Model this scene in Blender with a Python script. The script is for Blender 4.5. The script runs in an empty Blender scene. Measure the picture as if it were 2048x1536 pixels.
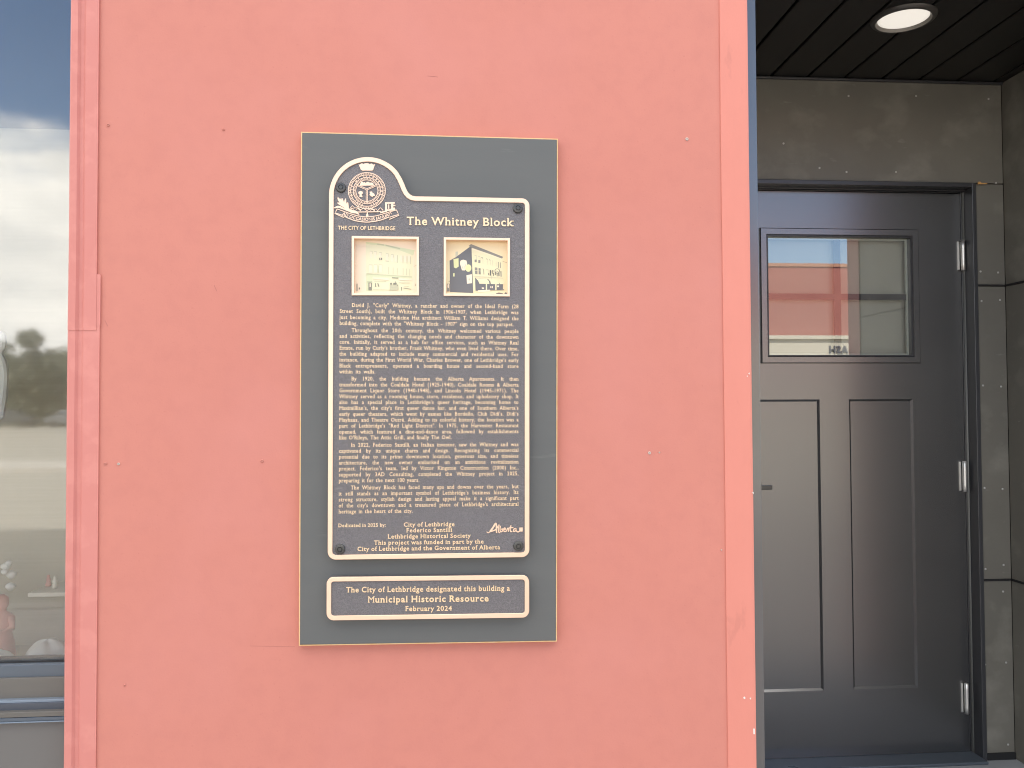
import bpy, bmesh, math, random
from mathutils import Vector, Matrix
random.seed(7)
S = bpy.context.scene
COL = S.collection

# ------------------------------------------------------------------ camera
FPX = 1700.0                       # focal length in pixels of a 2048 px wide picture
YAW, PITCH, ROLL = math.radians(4.5), math.radians(1.6), 0.0045
CAM = Vector((0.0, -1.94, 1.36))
_f = Vector((math.sin(YAW) * math.cos(PITCH), math.cos(YAW) * math.cos(PITCH), math.sin(PITCH)))
_r0 = Vector((math.cos(YAW), -math.sin(YAW), 0))
_u0 = _r0.cross(_f)
CR = _r0 * math.cos(ROLL) - _u0 * math.sin(ROLL)
CU = _u0 * math.cos(ROLL) + _r0 * math.sin(ROLL)
cam = bpy.data.cameras.new('camera')
cam.sensor_width = 36.0
cam.lens = 36.0 * FPX / 2048.0
cam.clip_start = 0.05
cam.clip_end = 2000
cob = bpy.data.objects.new('camera', cam)
COL.objects.link(cob)
cob.matrix_world = Matrix(((CR.x, CU.x, -_f.x, CAM.x), (CR.y, CU.y, -_f.y, CAM.y), (CR.z, CU.z, -_f.z, CAM.z), (0, 0, 0, 1)))
S.camera = cob

# ------------------------------------------------------------------ light, sky, exposure
SUN_EL, SUN_AZ = math.radians(43), math.radians(-14)   # sun stands behind the building: the street front is in its shade
W = bpy.data.worlds.new('World')
S.world = W
W.use_nodes = True
nt = W.node_tree
nt.nodes.clear()
def N(t, kind, **kw):
    n = t.nodes.new(kind)
    for k, v in kw.items():
        if hasattr(n, k): setattr(n, k, v)
    return n
wo = N(nt, 'ShaderNodeOutputWorld')
bg = N(nt, 'ShaderNodeBackground'); bg.inputs['Strength'].default_value = 0.12
sky = N(nt, 'ShaderNodeTexSky'); sky.sky_type = 'NISHITA'; sky.sun_disc = False
sky.sun_elevation = SUN_EL; sky.sun_rotation = SUN_AZ; sky.altitude = 900; sky.air_density = 1.0; sky.dust_density = 1.2; sky.ozone_density = 1.0
tc = N(nt, 'ShaderNodeTexCoord')
sep = N(nt, 'ShaderNodeSeparateXYZ'); nt.links.new(tc.outputs['Generated'], sep.inputs[0])
mp = N(nt, 'ShaderNodeMapping'); mp.inputs['Scale'].default_value = (2.6, 2.6, 6.5); mp.inputs['Location'].default_value = (3.1, 0.4, 1.7)
nt.links.new(tc.outputs['Generated'], mp.inputs[0])
nz = N(nt, 'ShaderNodeTexNoise'); nz.inputs['Scale'].default_value = 1.6; nz.inputs['Detail'].default_value = 8; nz.inputs['Roughness'].default_value = 0.56
nt.links.new(mp.outputs[0], nz.inputs[0])
def wm(op, a, b=None, c=None, clamp=False):
    n = N(nt, 'ShaderNodeMath'); n.operation = op; n.use_clamp = clamp
    for i, v in enumerate((a, b, c)):
        if v is None: continue
        if isinstance(v, (int, float)): n.inputs[i].default_value = v
        else: nt.links.new(v, n.inputs[i])
    return n.outputs[0]
X, Z = sep.outputs[0], sep.outputs[2]
zc = wm('MULTIPLY_ADD', X, -0.22, 0.19)
low = wm('MULTIPLY', wm('SUBTRACT', zc, Z), 4.0)
low = wm('MINIMUM', wm('MAXIMUM', low, -0.33), 0.5)
hi = N(nt, 'ShaderNodeMapRange'); hi.interpolation_type = 'SMOOTHSTEP'
nt.links.new(Z, hi.inputs[0]); hi.inputs[1].default_value = 0.38; hi.inputs[2].default_value = 0.7; hi.inputs[3].default_value = 0; hi.inputs[4].default_value = 0.62  # unseen cloud overhead, added to whiten the ambient light
cov = wm('ADD', wm('ADD', nz.outputs[0], low), hi.outputs[0])
msk = N(nt, 'ShaderNodeMapRange'); msk.interpolation_type = 'SMOOTHSTEP'
nt.links.new(cov, msk.inputs[0]); msk.inputs[1].default_value = 0.47; msk.inputs[2].default_value = 0.66
nz2 = N(nt, 'ShaderNodeTexNoise'); nz2.inputs['Scale'].default_value = 3.5; nz2.inputs['Detail'].default_value = 5
nt.links.new(mp.outputs[0], nz2.inputs[0])
cr = N(nt, 'ShaderNodeValToRGB')
cr.color_ramp.elements[0].position = 0.3; cr.color_ramp.elements[0].color = (7.6, 7.6, 7.6, 1)
cr.color_ramp.elements[1].position = 0.7; cr.color_ramp.elements[1].color = (12.2, 11.7, 11.0, 1)
nt.links.new(nz2.outputs[0], cr.inputs[0])
mx = N(nt, 'ShaderNodeMixRGB')
nt.links.new(msk.outputs[0], mx.inputs[0]); nt.links.new(sky.outputs[0], mx.inputs[1]); nt.links.new(cr.outputs[0], mx.inputs[2])
nt.links.new(mx.outputs[0], bg.inputs[0]); nt.links.new(bg.outputs[0], wo.inputs[0])

sl = bpy.data.lights.new('sun', 'SUN'); sl.energy = 3.6; sl.angle = math.radians(0.5); sl.color = (1.0, 0.95, 0.87)
so = bpy.data.objects.new('sun', sl); COL.objects.link(so)
sdir = Vector((math.sin(SUN_AZ) * math.cos(SUN_EL), math.cos(SUN_AZ) * math.cos(SUN_EL), math.sin(SUN_EL)))
so.rotation_euler = sdir.to_track_quat('Z', 'Y').to_euler()
so.location = sdir * 60

S.view_settings.view_transform = 'Standard'
S.view_settings.look = 'None'
S.view_settings.gamma = 1
S.view_settings.exposure = 1.72
S.cycles.pixel_filter_type = 'BLACKMAN_HARRIS'
S.cycles.filter_width = 1.1

# ------------------------------------------------------------------ helpers
def ray(px, py):
    return _f * FPX + CR * (px - 1024) + CU * (768 - py)
def at(px, py, y):
    """where the sight line through a pixel of the 2048 x 1536 photo meets the upright plane y"""
    d = ray(px, py); t = (y - CAM.y) / d.y
    p = CAM + d * t
    return p.x, p.z
def at_z(px, py, z):
    d = ray(px, py); t = (z - CAM.z) / d.z
    p = CAM + d * t
    return p.x, p.y
def seen_in(px, py, yglass, y):
    """point on plane y seen mirrored in an upright pane at yglass"""
    d = ray(px, py); t = ((2 * yglass - y) - CAM.y) / d.y
    p = CAM + d * t
    return p.x, p.z

class MB:
    def __init__(s): s.v = []; s.f = []; s.m = []; s.sm = []
    def add(s, vs, fs, m=0, smooth=False):
        o = len(s.v); s.v += [tuple(v) for v in vs]
        for f in fs: s.f.append(tuple(i + o for i in f)); s.m.append(m); s.sm.append(smooth)
        return s
    def box(s, x0, x1, y0, y1, z0, z1, m=0):
        vs = [(x, y, z) for x in (x0, x1) for y in (y0, y1) for z in (z0, z1)]
        return s.add(vs, [(0, 1, 3, 2), (4, 6, 7, 5), (0, 4, 5, 1), (2, 3, 7, 6), (0, 2, 6, 4), (1, 5, 7, 3)], m)
    def prism(s, pts, yb, yf, m=0, back=False, ch=0.0):
        """outline in x, z facing -y; yf is the front; ch a chamfer"""
        n = len(pts)
        a = sum(pts[i][0] * pts[(i + 1) % n][1] - pts[(i + 1) % n][0] * pts[i][1] for i in range(n))
        if a < 0: pts = pts[::-1]
        fr = inset(pts, ch) if ch else pts
        rows = [[(x, yb, z) for x, z in pts]]
        if ch: rows.append([(x, yf + ch, z) for x, z in pts])
        rows.append([(x, yf, z) for x, z in fr])
        vs = [v for r in rows for v in r]; fs = []
        for k in range(len(rows) - 1):
            for i in range(n):
                j = (i + 1) % n
                fs.append((k * n + i, k * n + j, (k + 1) * n + j, (k + 1) * n + i))
        fs.append(tuple(range((len(rows) - 1) * n, len(rows) * n)))
        if back: fs.append(tuple(range(n))[::-1])
        return s.add(vs, fs, m)
    def rim(s, outer, inner, yb, yf, m=0, ch=0.0006):
        """a band between two matching outlines"""
        n = len(outer)
        a = sum(outer[i][0] * outer[(i + 1) % n][1] - outer[(i + 1) % n][0] * outer[i][1] for i in range(n))
        if a < 0: outer = outer[::-1]; inner = inner[::-1]
        o2 = inset(outer, ch); i2 = inset(inner, -ch)
        rows = [[(x, yb, z) for x, z in outer], [(x, yf + ch, z) for x, z in outer], [(x, yf, z) for x, z in o2],
                [(x, yf, z) for x, z in i2], [(x, yf + ch, z) for x, z in inner], [(x, yb, z) for x, z in inner]]
        vs = [v for r in rows for v in r]
        fs = [(k * n + i, k * n + (i + 1) % n, (k + 1) * n + (i + 1) % n, (k + 1) * n + i) for k in range(5) for i in range(n)]
        return s.add(vs, fs, m)
    def lathe_y(s, cx, cz, prof, seg=24, m=0, smooth=False):
        """prof: list of (radius, y), turned round an axis along y"""
        vs = []; fs = []; n = len(prof)
        for k in range(seg):
            a = 2 * math.pi * k / seg
            vs += [(cx + r * math.cos(a), y, cz + r * math.sin(a)) for r, y in prof]
        for k in range(seg):
            j = (k + 1) % seg
            fs += [(k * n + i, j * n + i, j * n + i + 1, k * n + i + 1) for i in range(n - 1)]
        fs.append(tuple(k * n + n - 1 for k in range(seg)))
        return s.add(vs, fs, m, smooth)
    def lathe_z(s, cx, cy, prof, seg=24, m=0, smooth=False, cap=True):
        vs = []; fs = []; n = len(prof)
        for k in range(seg):
            a = 2 * math.pi * k / seg
            vs += [(cx + r * math.cos(a), cy + r * math.sin(a), z) for r, z in prof]
        for k in range(seg):
            j = (k + 1) % seg
            fs += [(k * n + i, j * n + i, j * n + i + 1, k * n + i + 1) for i in range(n - 1)]
        if cap:
            fs.append(tuple(k * n + n - 1 for k in range(seg)))
            fs.append(tuple(k * n for k in range(seg))[::-1])
        return s.add(vs, fs, m, smooth)
    def tube(s, pts, r, seg=8, m=0, smooth=True):
        pts = [Vector(p) for p in pts]; vs = []; fs = []; n = len(pts)
        rr = r if isinstance(r, (list, tuple)) else [r] * n
        for i, p in enumerate(pts):
            d = (pts[min(i + 1, n - 1)] - pts[max(i - 1, 0)]).normalized()
            a = d.orthogonal().normalized() if abs(d.z) < 0.9 else Vector((1, 0, 0)) - d * d.x
            a.normalize(); b = d.cross(a)
            for k in range(seg):
                t = 2 * math.pi * k / seg
                vs.append(p + (a * math.cos(t) + b * math.sin(t)) * rr[i])
        for i in range(n - 1):
            for k in range(seg):
                j = (k + 1) % seg
                fs.append((i * seg + k, i * seg + j, (i + 1) * seg + j, (i + 1) * seg + k))
        fs.append(tuple(range(seg))[::-1]); fs.append(tuple((n - 1) * seg + k for k in range(seg)))
        return s.add(vs, fs, m, smooth)

def inset(pts, d):
    """move a closed outline inwards by d (anticlockwise or clockwise)"""
    n = len(pts); out = []
    a = sum(pts[i][0] * pts[(i + 1) % n][1] - pts[(i + 1) % n][0] * pts[i][1] for i in range(n))
    sg = 1 if a > 0 else -1
    for i in range(n):
        p, q, r = pts[i - 1], pts[i], pts[(i + 1) % n]
        d1 = Vector((q[0] - p[0], q[1] - p[1])); d2 = Vector((r[0] - q[0], r[1] - q[1]))
        if d1.length < 1e-9: d1 = d2
        if d2.length < 1e-9: d2 = d1
        d1.normalize(); d2.normalize()
        n1 = Vector((-d1.y, d1.x)) * sg; n2 = Vector((-d2.y, d2.x)) * sg
        b = (n1 + n2); l = max(b.length, 0.5); b = b / l
        k = d / max(b.dot(n1), 0.4)
        out.append((q[0] + b.x * k, q[1] + b.y * k))
    return out

def tag(o, label=None, cat=None, group=None, kind=None):
    if label: o['label'] = label
    if cat: o['category'] = cat
    if group: o['group'] = group
    if kind: o['kind'] = kind
    return o
def thing(name, loc, label, cat, group=None):
    o = bpy.data.objects.new(name, None); COL.objects.link(o)
    o.empty_display_size = 0.05
    o.location = loc
    return tag(o, label, cat, group)
def root_of(o):
    while o.parent: o = o.parent
    return o
def obj(name, mb, mats, parent=None, bevel=0.0, seg=2, base=None):
    """links a collected mesh as ONE object; vertices are given in world space"""
    if not isinstance(mats, (list, tuple)): mats = [mats]
    off = Vector((0, 0, 0))
    if parent: off = root_of(parent).location.copy()
    elif base: off = Vector(base)
    me = bpy.data.meshes.new(name)
    me.from_pydata([(v[0] - off.x, v[1] - off.y, v[2] - off.z) for v in mb.v], [], mb.f)
    for m in mats: me.materials.append(m)
    me.polygons.foreach_set('material_index', mb.m)
    me.polygons.foreach_set('use_smooth', mb.sm)
    me.update()
    o = bpy.data.objects.new(name, me); COL.objects.link(o)
    if parent: o.parent = parent
    elif base: o.location = off
    if bevel:
        b = o.modifiers.new('bevel', 'BEVEL'); b.width = bevel; b.segments = seg; b.limit_method = 'ANGLE'; b.angle_limit = math.radians(40)
    return o

# ------------------------------------------------------------------ materials
def mat(name, col, rough=0.5, metal=0.0, var=None, bump=None, rvar=None, spec=0.5, vscale=(1, 1, 1), coords='Object'):
    """var=(scale, second colour, sharpness), bump=(scale, strength, distance)"""
    m = bpy.data.materials.new(name); m.use_nodes = True
    t = m.node_tree; p = t.nodes['Principled BSDF']
    p.inputs['Base Color'].default_value = (*col, 1); p.inputs['Roughness'].default_value = rough
    p.inputs['Metallic'].default_value = metal; p.inputs['Specular IOR Level'].default_value = spec
    c = N(t, 'ShaderNodeTexCoord'); mpn = N(t, 'ShaderNodeMapping'); mpn.inputs['Scale'].default_value = vscale
    t.links.new(c.outputs[coords], mpn.inputs[0])
    if var:
        n = N(t, 'ShaderNodeTexNoise'); n.inputs['Scale'].default_value = var[0]; n.inputs['Detail'].default_value = 7; n.inputs['Roughness'].default_value = 0.6
        t.links.new(mpn.outputs[0], n.inputs[0])
        r = N(t, 'ShaderNodeMapRange'); w = var[2] if len(var) > 2 else 0.25
        r.inputs[1].default_value = 0.5 - w; r.inputs[2].default_value = 0.5 + w
        t.links.new(n.outputs[0], r.inputs[0])
        x = N(t, 'ShaderNodeMixRGB'); x.inputs[1].default_value = (*col, 1); x.inputs[2].default_value = (*var[1], 1)
        t.links.new(r.outputs[0], x.inputs[0]); t.links.new(x.outputs[0], p.inputs['Base Color'])
    if rvar:
        n = N(t, 'ShaderNodeTexNoise'); n.inputs['Scale'].default_value = rvar[0]; n.inputs['Detail'].default_value = 5
        t.links.new(mpn.outputs[0], n.inputs[0])
        r = N(t, 'ShaderNodeMapRange'); r.inputs[1].default_value = 0.3; r.inputs[2].default_value = 0.7
        r.inputs[3].default_value = rvar[1]; r.inputs[4].default_value = rvar[2]
        t.links.new(n.outputs[0], r.inputs[0]); t.links.new(r.outputs[0], p.inputs['Roughness'])
    if bump:
        n = N(t, 'ShaderNodeTexNoise'); n.inputs['Scale'].default_value = bump[0]; n.inputs['Detail'].default_value = 4
        t.links.new(mpn.outputs[0], n.inputs[0])
        b = N(t, 'ShaderNodeBump'); b.inputs['Strength'].default_value = bump[1]; b.inputs['Distance'].default_value = bump[2]
        t.links.new(n.outputs[0], b.inputs['Height']); t.links.new(b.outputs[0], p.inputs['Normal'])
    return m
def add_layer(m, scale, thr, col, coords='Object', vscale=(1, 1, 1), loc=(0, 0, 0), amount=1.0, detail=6):
    """marks with a shape of their own (smudges, chips) mixed over the colour"""
    t = m.node_tree; p = t.nodes['Principled BSDF']
    c = N(t, 'ShaderNodeTexCoord'); mpn = N(t, 'ShaderNodeMapping'); mpn.inputs['Scale'].default_value = vscale; mpn.inputs['Location'].default_value = loc
    t.links.new(c.outputs[coords], mpn.inputs[0])
    n = N(t, 'ShaderNodeTexNoise'); n.inputs['Scale'].default_value = scale; n.inputs['Detail'].default_value = detail; n.inputs['Roughness'].default_value = 0.55
    t.links.new(mpn.outputs[0], n.inputs[0])
    r = N(t, 'ShaderNodeMapRange'); r.inputs[1].default_value = thr[0]; r.inputs[2].default_value = thr[1]; r.inputs[4].default_value = amount
    t.links.new(n.outputs[0], r.inputs[0])
    x = N(t, 'ShaderNodeMixRGB'); x.inputs[2].default_value = (*col, 1)
    src = p.inputs['Base Color']
    if src.is_linked:
        t.links.new(src.links[0].from_socket, x.inputs[1])
    else: x.inputs[1].default_value = src.default_value
    t.links.new(r.outputs[0], x.inputs[0]); t.links.new(x.outputs[0], src)
    return m

M = {}
M['red'] = mat('salmon_paint', (0.485, 0.184, 0.142), 0.62, var=(1.5, (0.46, 0.171, 0.133), 0.16), bump=(260, 0.16, 0.0012), spec=0.35)
add_layer(M['red'], 170, (0.62, 0.72), (0.39, 0.13, 0.105), amount=0.5)
add_layer(M['red'], 24, (0.45, 0.7), (0.43, 0.158, 0.126), amount=0.4, detail=3)
add_layer(M['red'], 1.6, (0.5, 0.75), (0.50, 0.197, 0.165), amount=0.7)
M['red_trim'] = mat('salmon_flashing_paint', (0.50, 0.19, 0.163), 0.5, var=(5, (0.48, 0.172, 0.145), 0.2), bump=(60, 0.06, 0.002), spec=0.4)
M['red_trim_r'] = mat('fresh_salmon_paint', (0.555, 0.202, 0.156), 0.55, var=(14, (0.53, 0.192, 0.147), 0.2), bump=(240, 0.15, 0.001), spec=0.4, vscale=(1, 1, 0.5))  # brighter and more orange than the left flashing
add_layer(M['red_trim_r'], 9, (0.63, 0.68), (0.42, 0.155, 0.12), vscale=(1.6, 1, 0.7), amount=0.45)
M['board'] = mat('slate_grey_paint', (0.084, 0.089, 0.088), 0.55, var=(7, (0.094, 0.097, 0.094), 0.25), bump=(300, 0.1, 0.0008), vscale=(0.35, 1, 2.4))
add_layer(M['board'], 10, (0.68, 0.76), (0.2, 0.2, 0.18), vscale=(0.5, 1, 3), amount=0.35)
M['wood_edge'] = mat('raw_plywood_edge', (0.62, 0.36, 0.12), 0.7, var=(60, (0.66, 0.50, 0.30), 0.3))
M['bronze'] = mat('polished_bronze', (0.77, 0.555, 0.405), 0.45, 0.7, var=(24, (0.80, 0.595, 0.45), 0.3), bump=(500, 0.05, 0.0004))
M['letter'] = mat('worn_bronze_lettering', (0.76, 0.57, 0.35), 0.45, 0.6, var=(40, (0.80, 0.62, 0.42), 0.3))
M['field'] = mat('dark_leathered_bronze', (0.092, 0.088, 0.092), 0.42, 0.25, var=(480, (0.165, 0.156, 0.162), 0.18), bump=(380, 0.9, 0.0016))
add_layer(M['field'], 30, (0.66, 0.7), (0.22, 0.21, 0.205), vscale=(1, 1, 4), amount=0.4)
M['bolt'] = mat('dark_bronze_bolt', (0.075, 0.075, 0.072), 0.35, 0.7)
M['black'] = mat('satin_charcoal_door_paint', (0.024, 0.025, 0.027), 0.26, spec=1.0)
M['black'].node_tree.nodes['Principled BSDF'].inputs['IOR'].default_value = 1.8
M['frame'] = mat('satin_charcoal_frame_paint', (0.034, 0.035, 0.039), 0.33, bump=(40, 0.03, 0.001), spec=0.6)
M['cladding'] = mat('charcoal_cement_board', (0.118, 0.112, 0.095), 0.5, var=(2.5, (0.152, 0.144, 0.122), 0.2), bump=(90, 0.08, 0.001), rvar=(3.5, 0.42, 0.6))
add_layer(M['cladding'], 5.5, (0.52, 0.72), (0.25, 0.24, 0.205), vscale=(1, 1, 1.2), amount=0.55)
add_layer(M['cladding'], 22, (0.67, 0.75), (0.30, 0.29, 0.26), vscale=(0.5, 1, 1.8), amount=0.28, detail=3)
M['plank'] = mat('black_stained_planks', (0.005, 0.0045, 0.004), 0.42, var=(6, (0.009, 0.0082, 0.0072), 0.25), bump=(30, 0.1, 0.002), vscale=(8, 1, 1))
M['gap'] = mat('dark_gap', (0.008, 0.008, 0.009), 0.8)
M['trim'] = mat('dark_anodised_trim', (0.05, 0.052, 0.056), 0.2, 0.0, spec=1.0)
M['trim'].node_tree.nodes['Principled BSDF'].inputs['IOR'].default_value = 1.62
M['strip'] = mat('grey_weatherstrip', (0.16, 0.16, 0.15), 0.4)  # lighter grey paints a highlight line down the door's side stop
M['steel'] = mat('brushed_steel', (0.75, 0.74, 0.70), 0.4, 0.8)
M['screw'] = mat('screw_head', (0.45, 0.44, 0.42), 0.4, 0.4)
M['redscrew'] = mat('painted_screw', (0.46, 0.185, 0.145), 0.5)
M['zinc'] = mat('zinc_screw', (0.46, 0.40, 0.36), 0.4, 0.2)
M['concrete'] = mat('pale_concrete', (0.48, 0.45, 0.41), 0.85, var=(3, (0.40, 0.375, 0.34), 0.25), bump=(60, 0.2, 0.004))
M['wet_floor'] = mat('cool_grey_floor', (0.24, 0.25, 0.265), 0.6, var=(4, (0.30, 0.31, 0.325), 0.25))  # floor colour darkened so the foot of the door reflects shade
M['asphalt'] = mat('asphalt', (0.30, 0.28, 0.245), 0.9, var=(1.2, (0.34, 0.315, 0.275), 0.25), bump=(50, 0.3, 0.01))
M['dirt'] = mat('dry_ground', (0.20, 0.18, 0.13), 0.95, var=(0.2, (0.15, 0.15, 0.10), 0.25))
M['alu'] = mat('grey_blue_aluminium', (0.10, 0.12, 0.145), 0.32, 0.4, rvar=(6, 0.26, 0.4))
M['alu_tan'] = mat('weathered_aluminium', (0.095, 0.09, 0.08), 0.45, 0.1, var=(5, (0.12, 0.112, 0.10), 0.25), vscale=(0.4, 1, 5))  # tan rail colour with noise drawn out lengthwise
M['grey_panel'] = mat('grey_infill_panel', (0.105, 0.101, 0.095), 0.55, var=(3, (0.118, 0.113, 0.106), 0.25))
M['interior'] = mat('dim_shop_interior', (0.20, 0.18, 0.145), 0.9, var=(2, (0.17, 0.155, 0.125), 0.3))
M['screen'] = mat('woven_screen_blind', (0.54, 0.50, 0.385), 0.9, var=(40, (0.47, 0.435, 0.335), 0.3), vscale=(0.05, 1, 6))
M['door_blind'] = mat('grey_roller_blind', (0.52, 0.49, 0.43), 0.9)  # even grey for the added veil behind the door glass
M['dark_room'] = mat('unlit_room', (0.035, 0.035, 0.037), 0.9)
M['cloth'] = mat('white_cloth', (0.9, 0.91, 0.86), 0.85, bump=(25, 0.2, 0.01))
M['pinkclay'] = mat('pink_glazed_clay', (0.72, 0.30, 0.23), 0.45, var=(12, (0.75, 0.38, 0.32), 0.3))
M['ivory'] = mat('ivory_glaze', (0.80, 0.77, 0.66), 0.35)
M['spacer'] = mat('glazing_spacer', (0.62, 0.64, 0.58), 0.4, 0.3)
M['muntin'] = mat('dark_muntin_bar', (0.04, 0.035, 0.045), 0.4)
M['brickred'] = mat('brick_red_wall', (0.36, 0.12, 0.095), 0.85, var=(0.7, (0.40, 0.14, 0.11), 0.25), bump=(8, 0.2, 0.02))
M['cream'] = mat('cream_stucco', (0.62, 0.58, 0.47), 0.85)
M['bark'] = mat('bark', (0.16, 0.13, 0.10), 0.95)
M['leaf'] = mat('leaves', (0.20, 0.205, 0.14), 0.8, var=(0.6, (0.24, 0.24, 0.175), 0.2))
M['carpaint_white'] = mat('white_car_paint', (0.75, 0.75, 0.74), 0.2)
M['carpaint_grey'] = mat('grey_car_paint', (0.22, 0.23, 0.25), 0.2, 0.4)
M['carpaint_dark'] = mat('dark_car_paint', (0.05, 0.055, 0.07), 0.2)
M['tyre'] = mat('tyre_rubber', (0.02, 0.02, 0.02), 0.8)
M['carglass'] = mat('car_glass', (0.02, 0.025, 0.03), 0.05)
M['facade'] = mat('upper_facade_paint', (0.40, 0.15, 0.12), 0.8)

def glass(name, refl=1.0, tint=(0.9, 0.95, 0.92), ior=1.52, wave=0.0, mn=0.0, rough=0.0):
    m = bpy.data.materials.new(name); m.use_nodes = True
    t = m.node_tree; t.nodes.clear()
    o = N(t, 'ShaderNodeOutputMaterial'); g = N(t, 'ShaderNodeBsdfGlossy'); g.inputs['Roughness'].default_value = rough
    tr = N(t, 'ShaderNodeBsdfTransparent'); tr.inputs[0].default_value = (*tint, 1)
    fr = N(t, 'ShaderNodeFresnel'); fr.inputs[0].default_value = ior
    mm = N(t, 'ShaderNodeMath'); mm.operation = 'MULTIPLY_ADD'; mm.use_clamp = True
    mm.inputs[1].default_value = refl; mm.inputs[2].default_value = mn
    t.links.new(fr.outputs[0], mm.inputs[0])
    if wave:
        c = N(t, 'ShaderNodeTexCoord'); n = N(t, 'ShaderNodeTexNoise'); n.inputs['Scale'].default_value = 1.3
        t.links.new(c.outputs['Object'], n.inputs[0])
        b = N(t, 'ShaderNodeBump'); b.inputs['Strength'].default_value = wave; b.inputs['Distance'].default_value = 0.004
        t.links.new(n.outputs[0], b.inputs['Height']); t.links.new(b.outputs[0], g.inputs['Normal'])
    x = N(t, 'ShaderNodeMixShader')
    t.links.new(mm.outputs[0], x.inputs[0]); t.links.new(tr.outputs[0], x.inputs[1]); t.links.new(g.outputs[0], x.inputs[2])
    t.links.new(x.outputs[0], o.inputs[0])
    return m
M['glass_shop'] = glass('shop_window_glass', 1.3, (0.98, 0.985, 0.97), mn=0.075, wave=0.02, rough=0.035)
M['glass_door'] = glass('door_glass', 1.3, (0.84, 0.87, 0.84), mn=0.16)

# ------------------------------------------------------------------ raised lettering
_G = {}
def glyph(ch, serif=True, bold=0.012, res=2):
    if ch in 'MN': bold = 0.0
    key = (ch, serif, bold, res)
    if key in _G: return _G[key]
    def grab(body):
        c = bpy.data.curves.new('lettering', 'FONT'); c.body = body; c.size = 1; c.extrude = 0.5; c.offset = bold; c.resolution_u = res
        o = bpy.data.objects.new('lettering', c); COL.objects.link(o)
        dg = bpy.context.evaluated_depsgraph_get(); dg.update()
        me = o.evaluated_get(dg).to_mesh()
        vs = [tuple(v.co) for v in me.vertices]; fs = [tuple(p.vertices) for p in me.polygons]
        o.evaluated_get(dg).to_mesh_clear()
        bpy.data.objects.remove(o); bpy.data.curves.remove(c)
        return vs, fs
    if 'H' not in _W:
        hv, _ = grab('H'); _W['H'] = (min(v[0] for v in hv), max(v[0] for v in hv), max(v[1] for v in hv))
        xv, _ = grab('x'); _W['x'] = max(v[1] for v in xv)
        lv, _ = grab('l'); _W['l'] = (max(v[1] for v in lv), max(v[0] for v in lv) - min(v[0] for v in lv))
    if ch == ' ':
        v2, _ = grab('H H'); v1, _ = grab('HH')
        adv = max(v[0] for v in v2) - max(v[0] for v in v1)
        _G[key] = ([], [], adv); return _G[key]
    vs, fs = grab(ch)
    v2, _ = grab(ch + 'H')
    adv = max(v[0] for v in v2) - _W['H'][1]
    if serif:
        cap, xh, asc, sw = _W['H'][2], _W['x'], _W['l'][0], _W['l'][1]
        x0 = min(v[0] for v in vs); x1 = max(v[0] for v in vs); mid = (x0 + x1) / 2
        yd = min(v[1] for v in vs)
        L, R, Mx = x0 + sw / 2, x1 - sw / 2, mid
        th, hw = 0.055, 0.105
        lev = {'b': (0, th), 'c': (cap - th, cap), 'x': (xh - th, xh), 'a': (asc - th, asc), 'd': (yd, yd + th)}
        spec = SERIF.get(ch, '')
        k = 0
        for it in spec.split():
            xc = {'L': L, 'R': R, 'M': Mx}[it[0]]; y0, y1 = lev[it[1]]
            a, b = xc - hw, xc + hw
            if it.endswith('<'): b = xc
            if it.endswith('>'): a = xc
            if it.endswith('~'): a, b = xc - hw * 0.75, xc + hw * 0.75
            zt = 0.5 + 0.03 + 0.012 * k; k += 1
            o = len(vs)
            vs = vs + [(a, y0, -0.5), (b, y0, -0.5), (b, y1, -0.5), (a, y1, -0.5), (a, y0, zt), (b, y0, zt), (b, y1, zt), (a, y1, zt)]
            fs = fs + [tuple(i + o for i in f) for f in ((4, 5, 6, 7), (0, 1, 5, 4), (1, 2, 6, 5), (2, 3, 7, 6), (3, 0, 4, 7))]
    # only what shows: drop the back faces
    fs = [f for f in fs if not all(vs[i][2] < -0.4 for i in f)]
    _G[key] = (vs, fs, adv + (0.05 if serif else 0.02) + 1.2 * bold); return _G[key]
_W = {}
SERIF = {'A': 'Lb~ Rb~', 'B': 'Lb< Lc<', 'D': 'Lb< Lc<', 'E': 'Lb< Lc<', 'F': 'Lb Lc<', 'H': 'Lb Lc Rb Rc', 'I': 'Mb Mc', 'K': 'Lb Lc Rb Rc', 'L': 'Lb< Lc',
         'M': 'Lb Lc< Rb Rc>', 'N': 'Lb Lc< Rc', 'P': 'Lb Lc<', 'R': 'Lb Lc< Rb>', 'T': 'Mb', 'U': 'Lc Rc', 'V': 'Lc~ Rc~', 'W': 'Lc~ Rc~', 'Y': 'Lc~ Rc~ Mb', 'X': 'Lb Lc Rb Rc',
         'J': 'Rc', 'a': 'Rb>', 'b': 'La<', 'd': 'Ra< Rb>', 'f': 'Mb', 'h': 'La< Lb Rb', 'i': 'Mb Mx<', 'k': 'La< Lb Rb Rx', 'l': 'Mb Ma<', 'm': 'Lb Lx< Mb Rb', 'n': 'Lb Lx< Rb',
         'p': 'Ld Lx<', 'q': 'Rd Rx>', 'r': 'Lb Lx<', 'u': 'Lx< Rx< Rb>', 'v': 'Lx~ Rx~', 'w': 'Lx~ Rx~', 'y': 'Lx~ Rx~', 'x': 'Lx~ Rx~ Lb~ Rb~', '1': 'Mb'}

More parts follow.
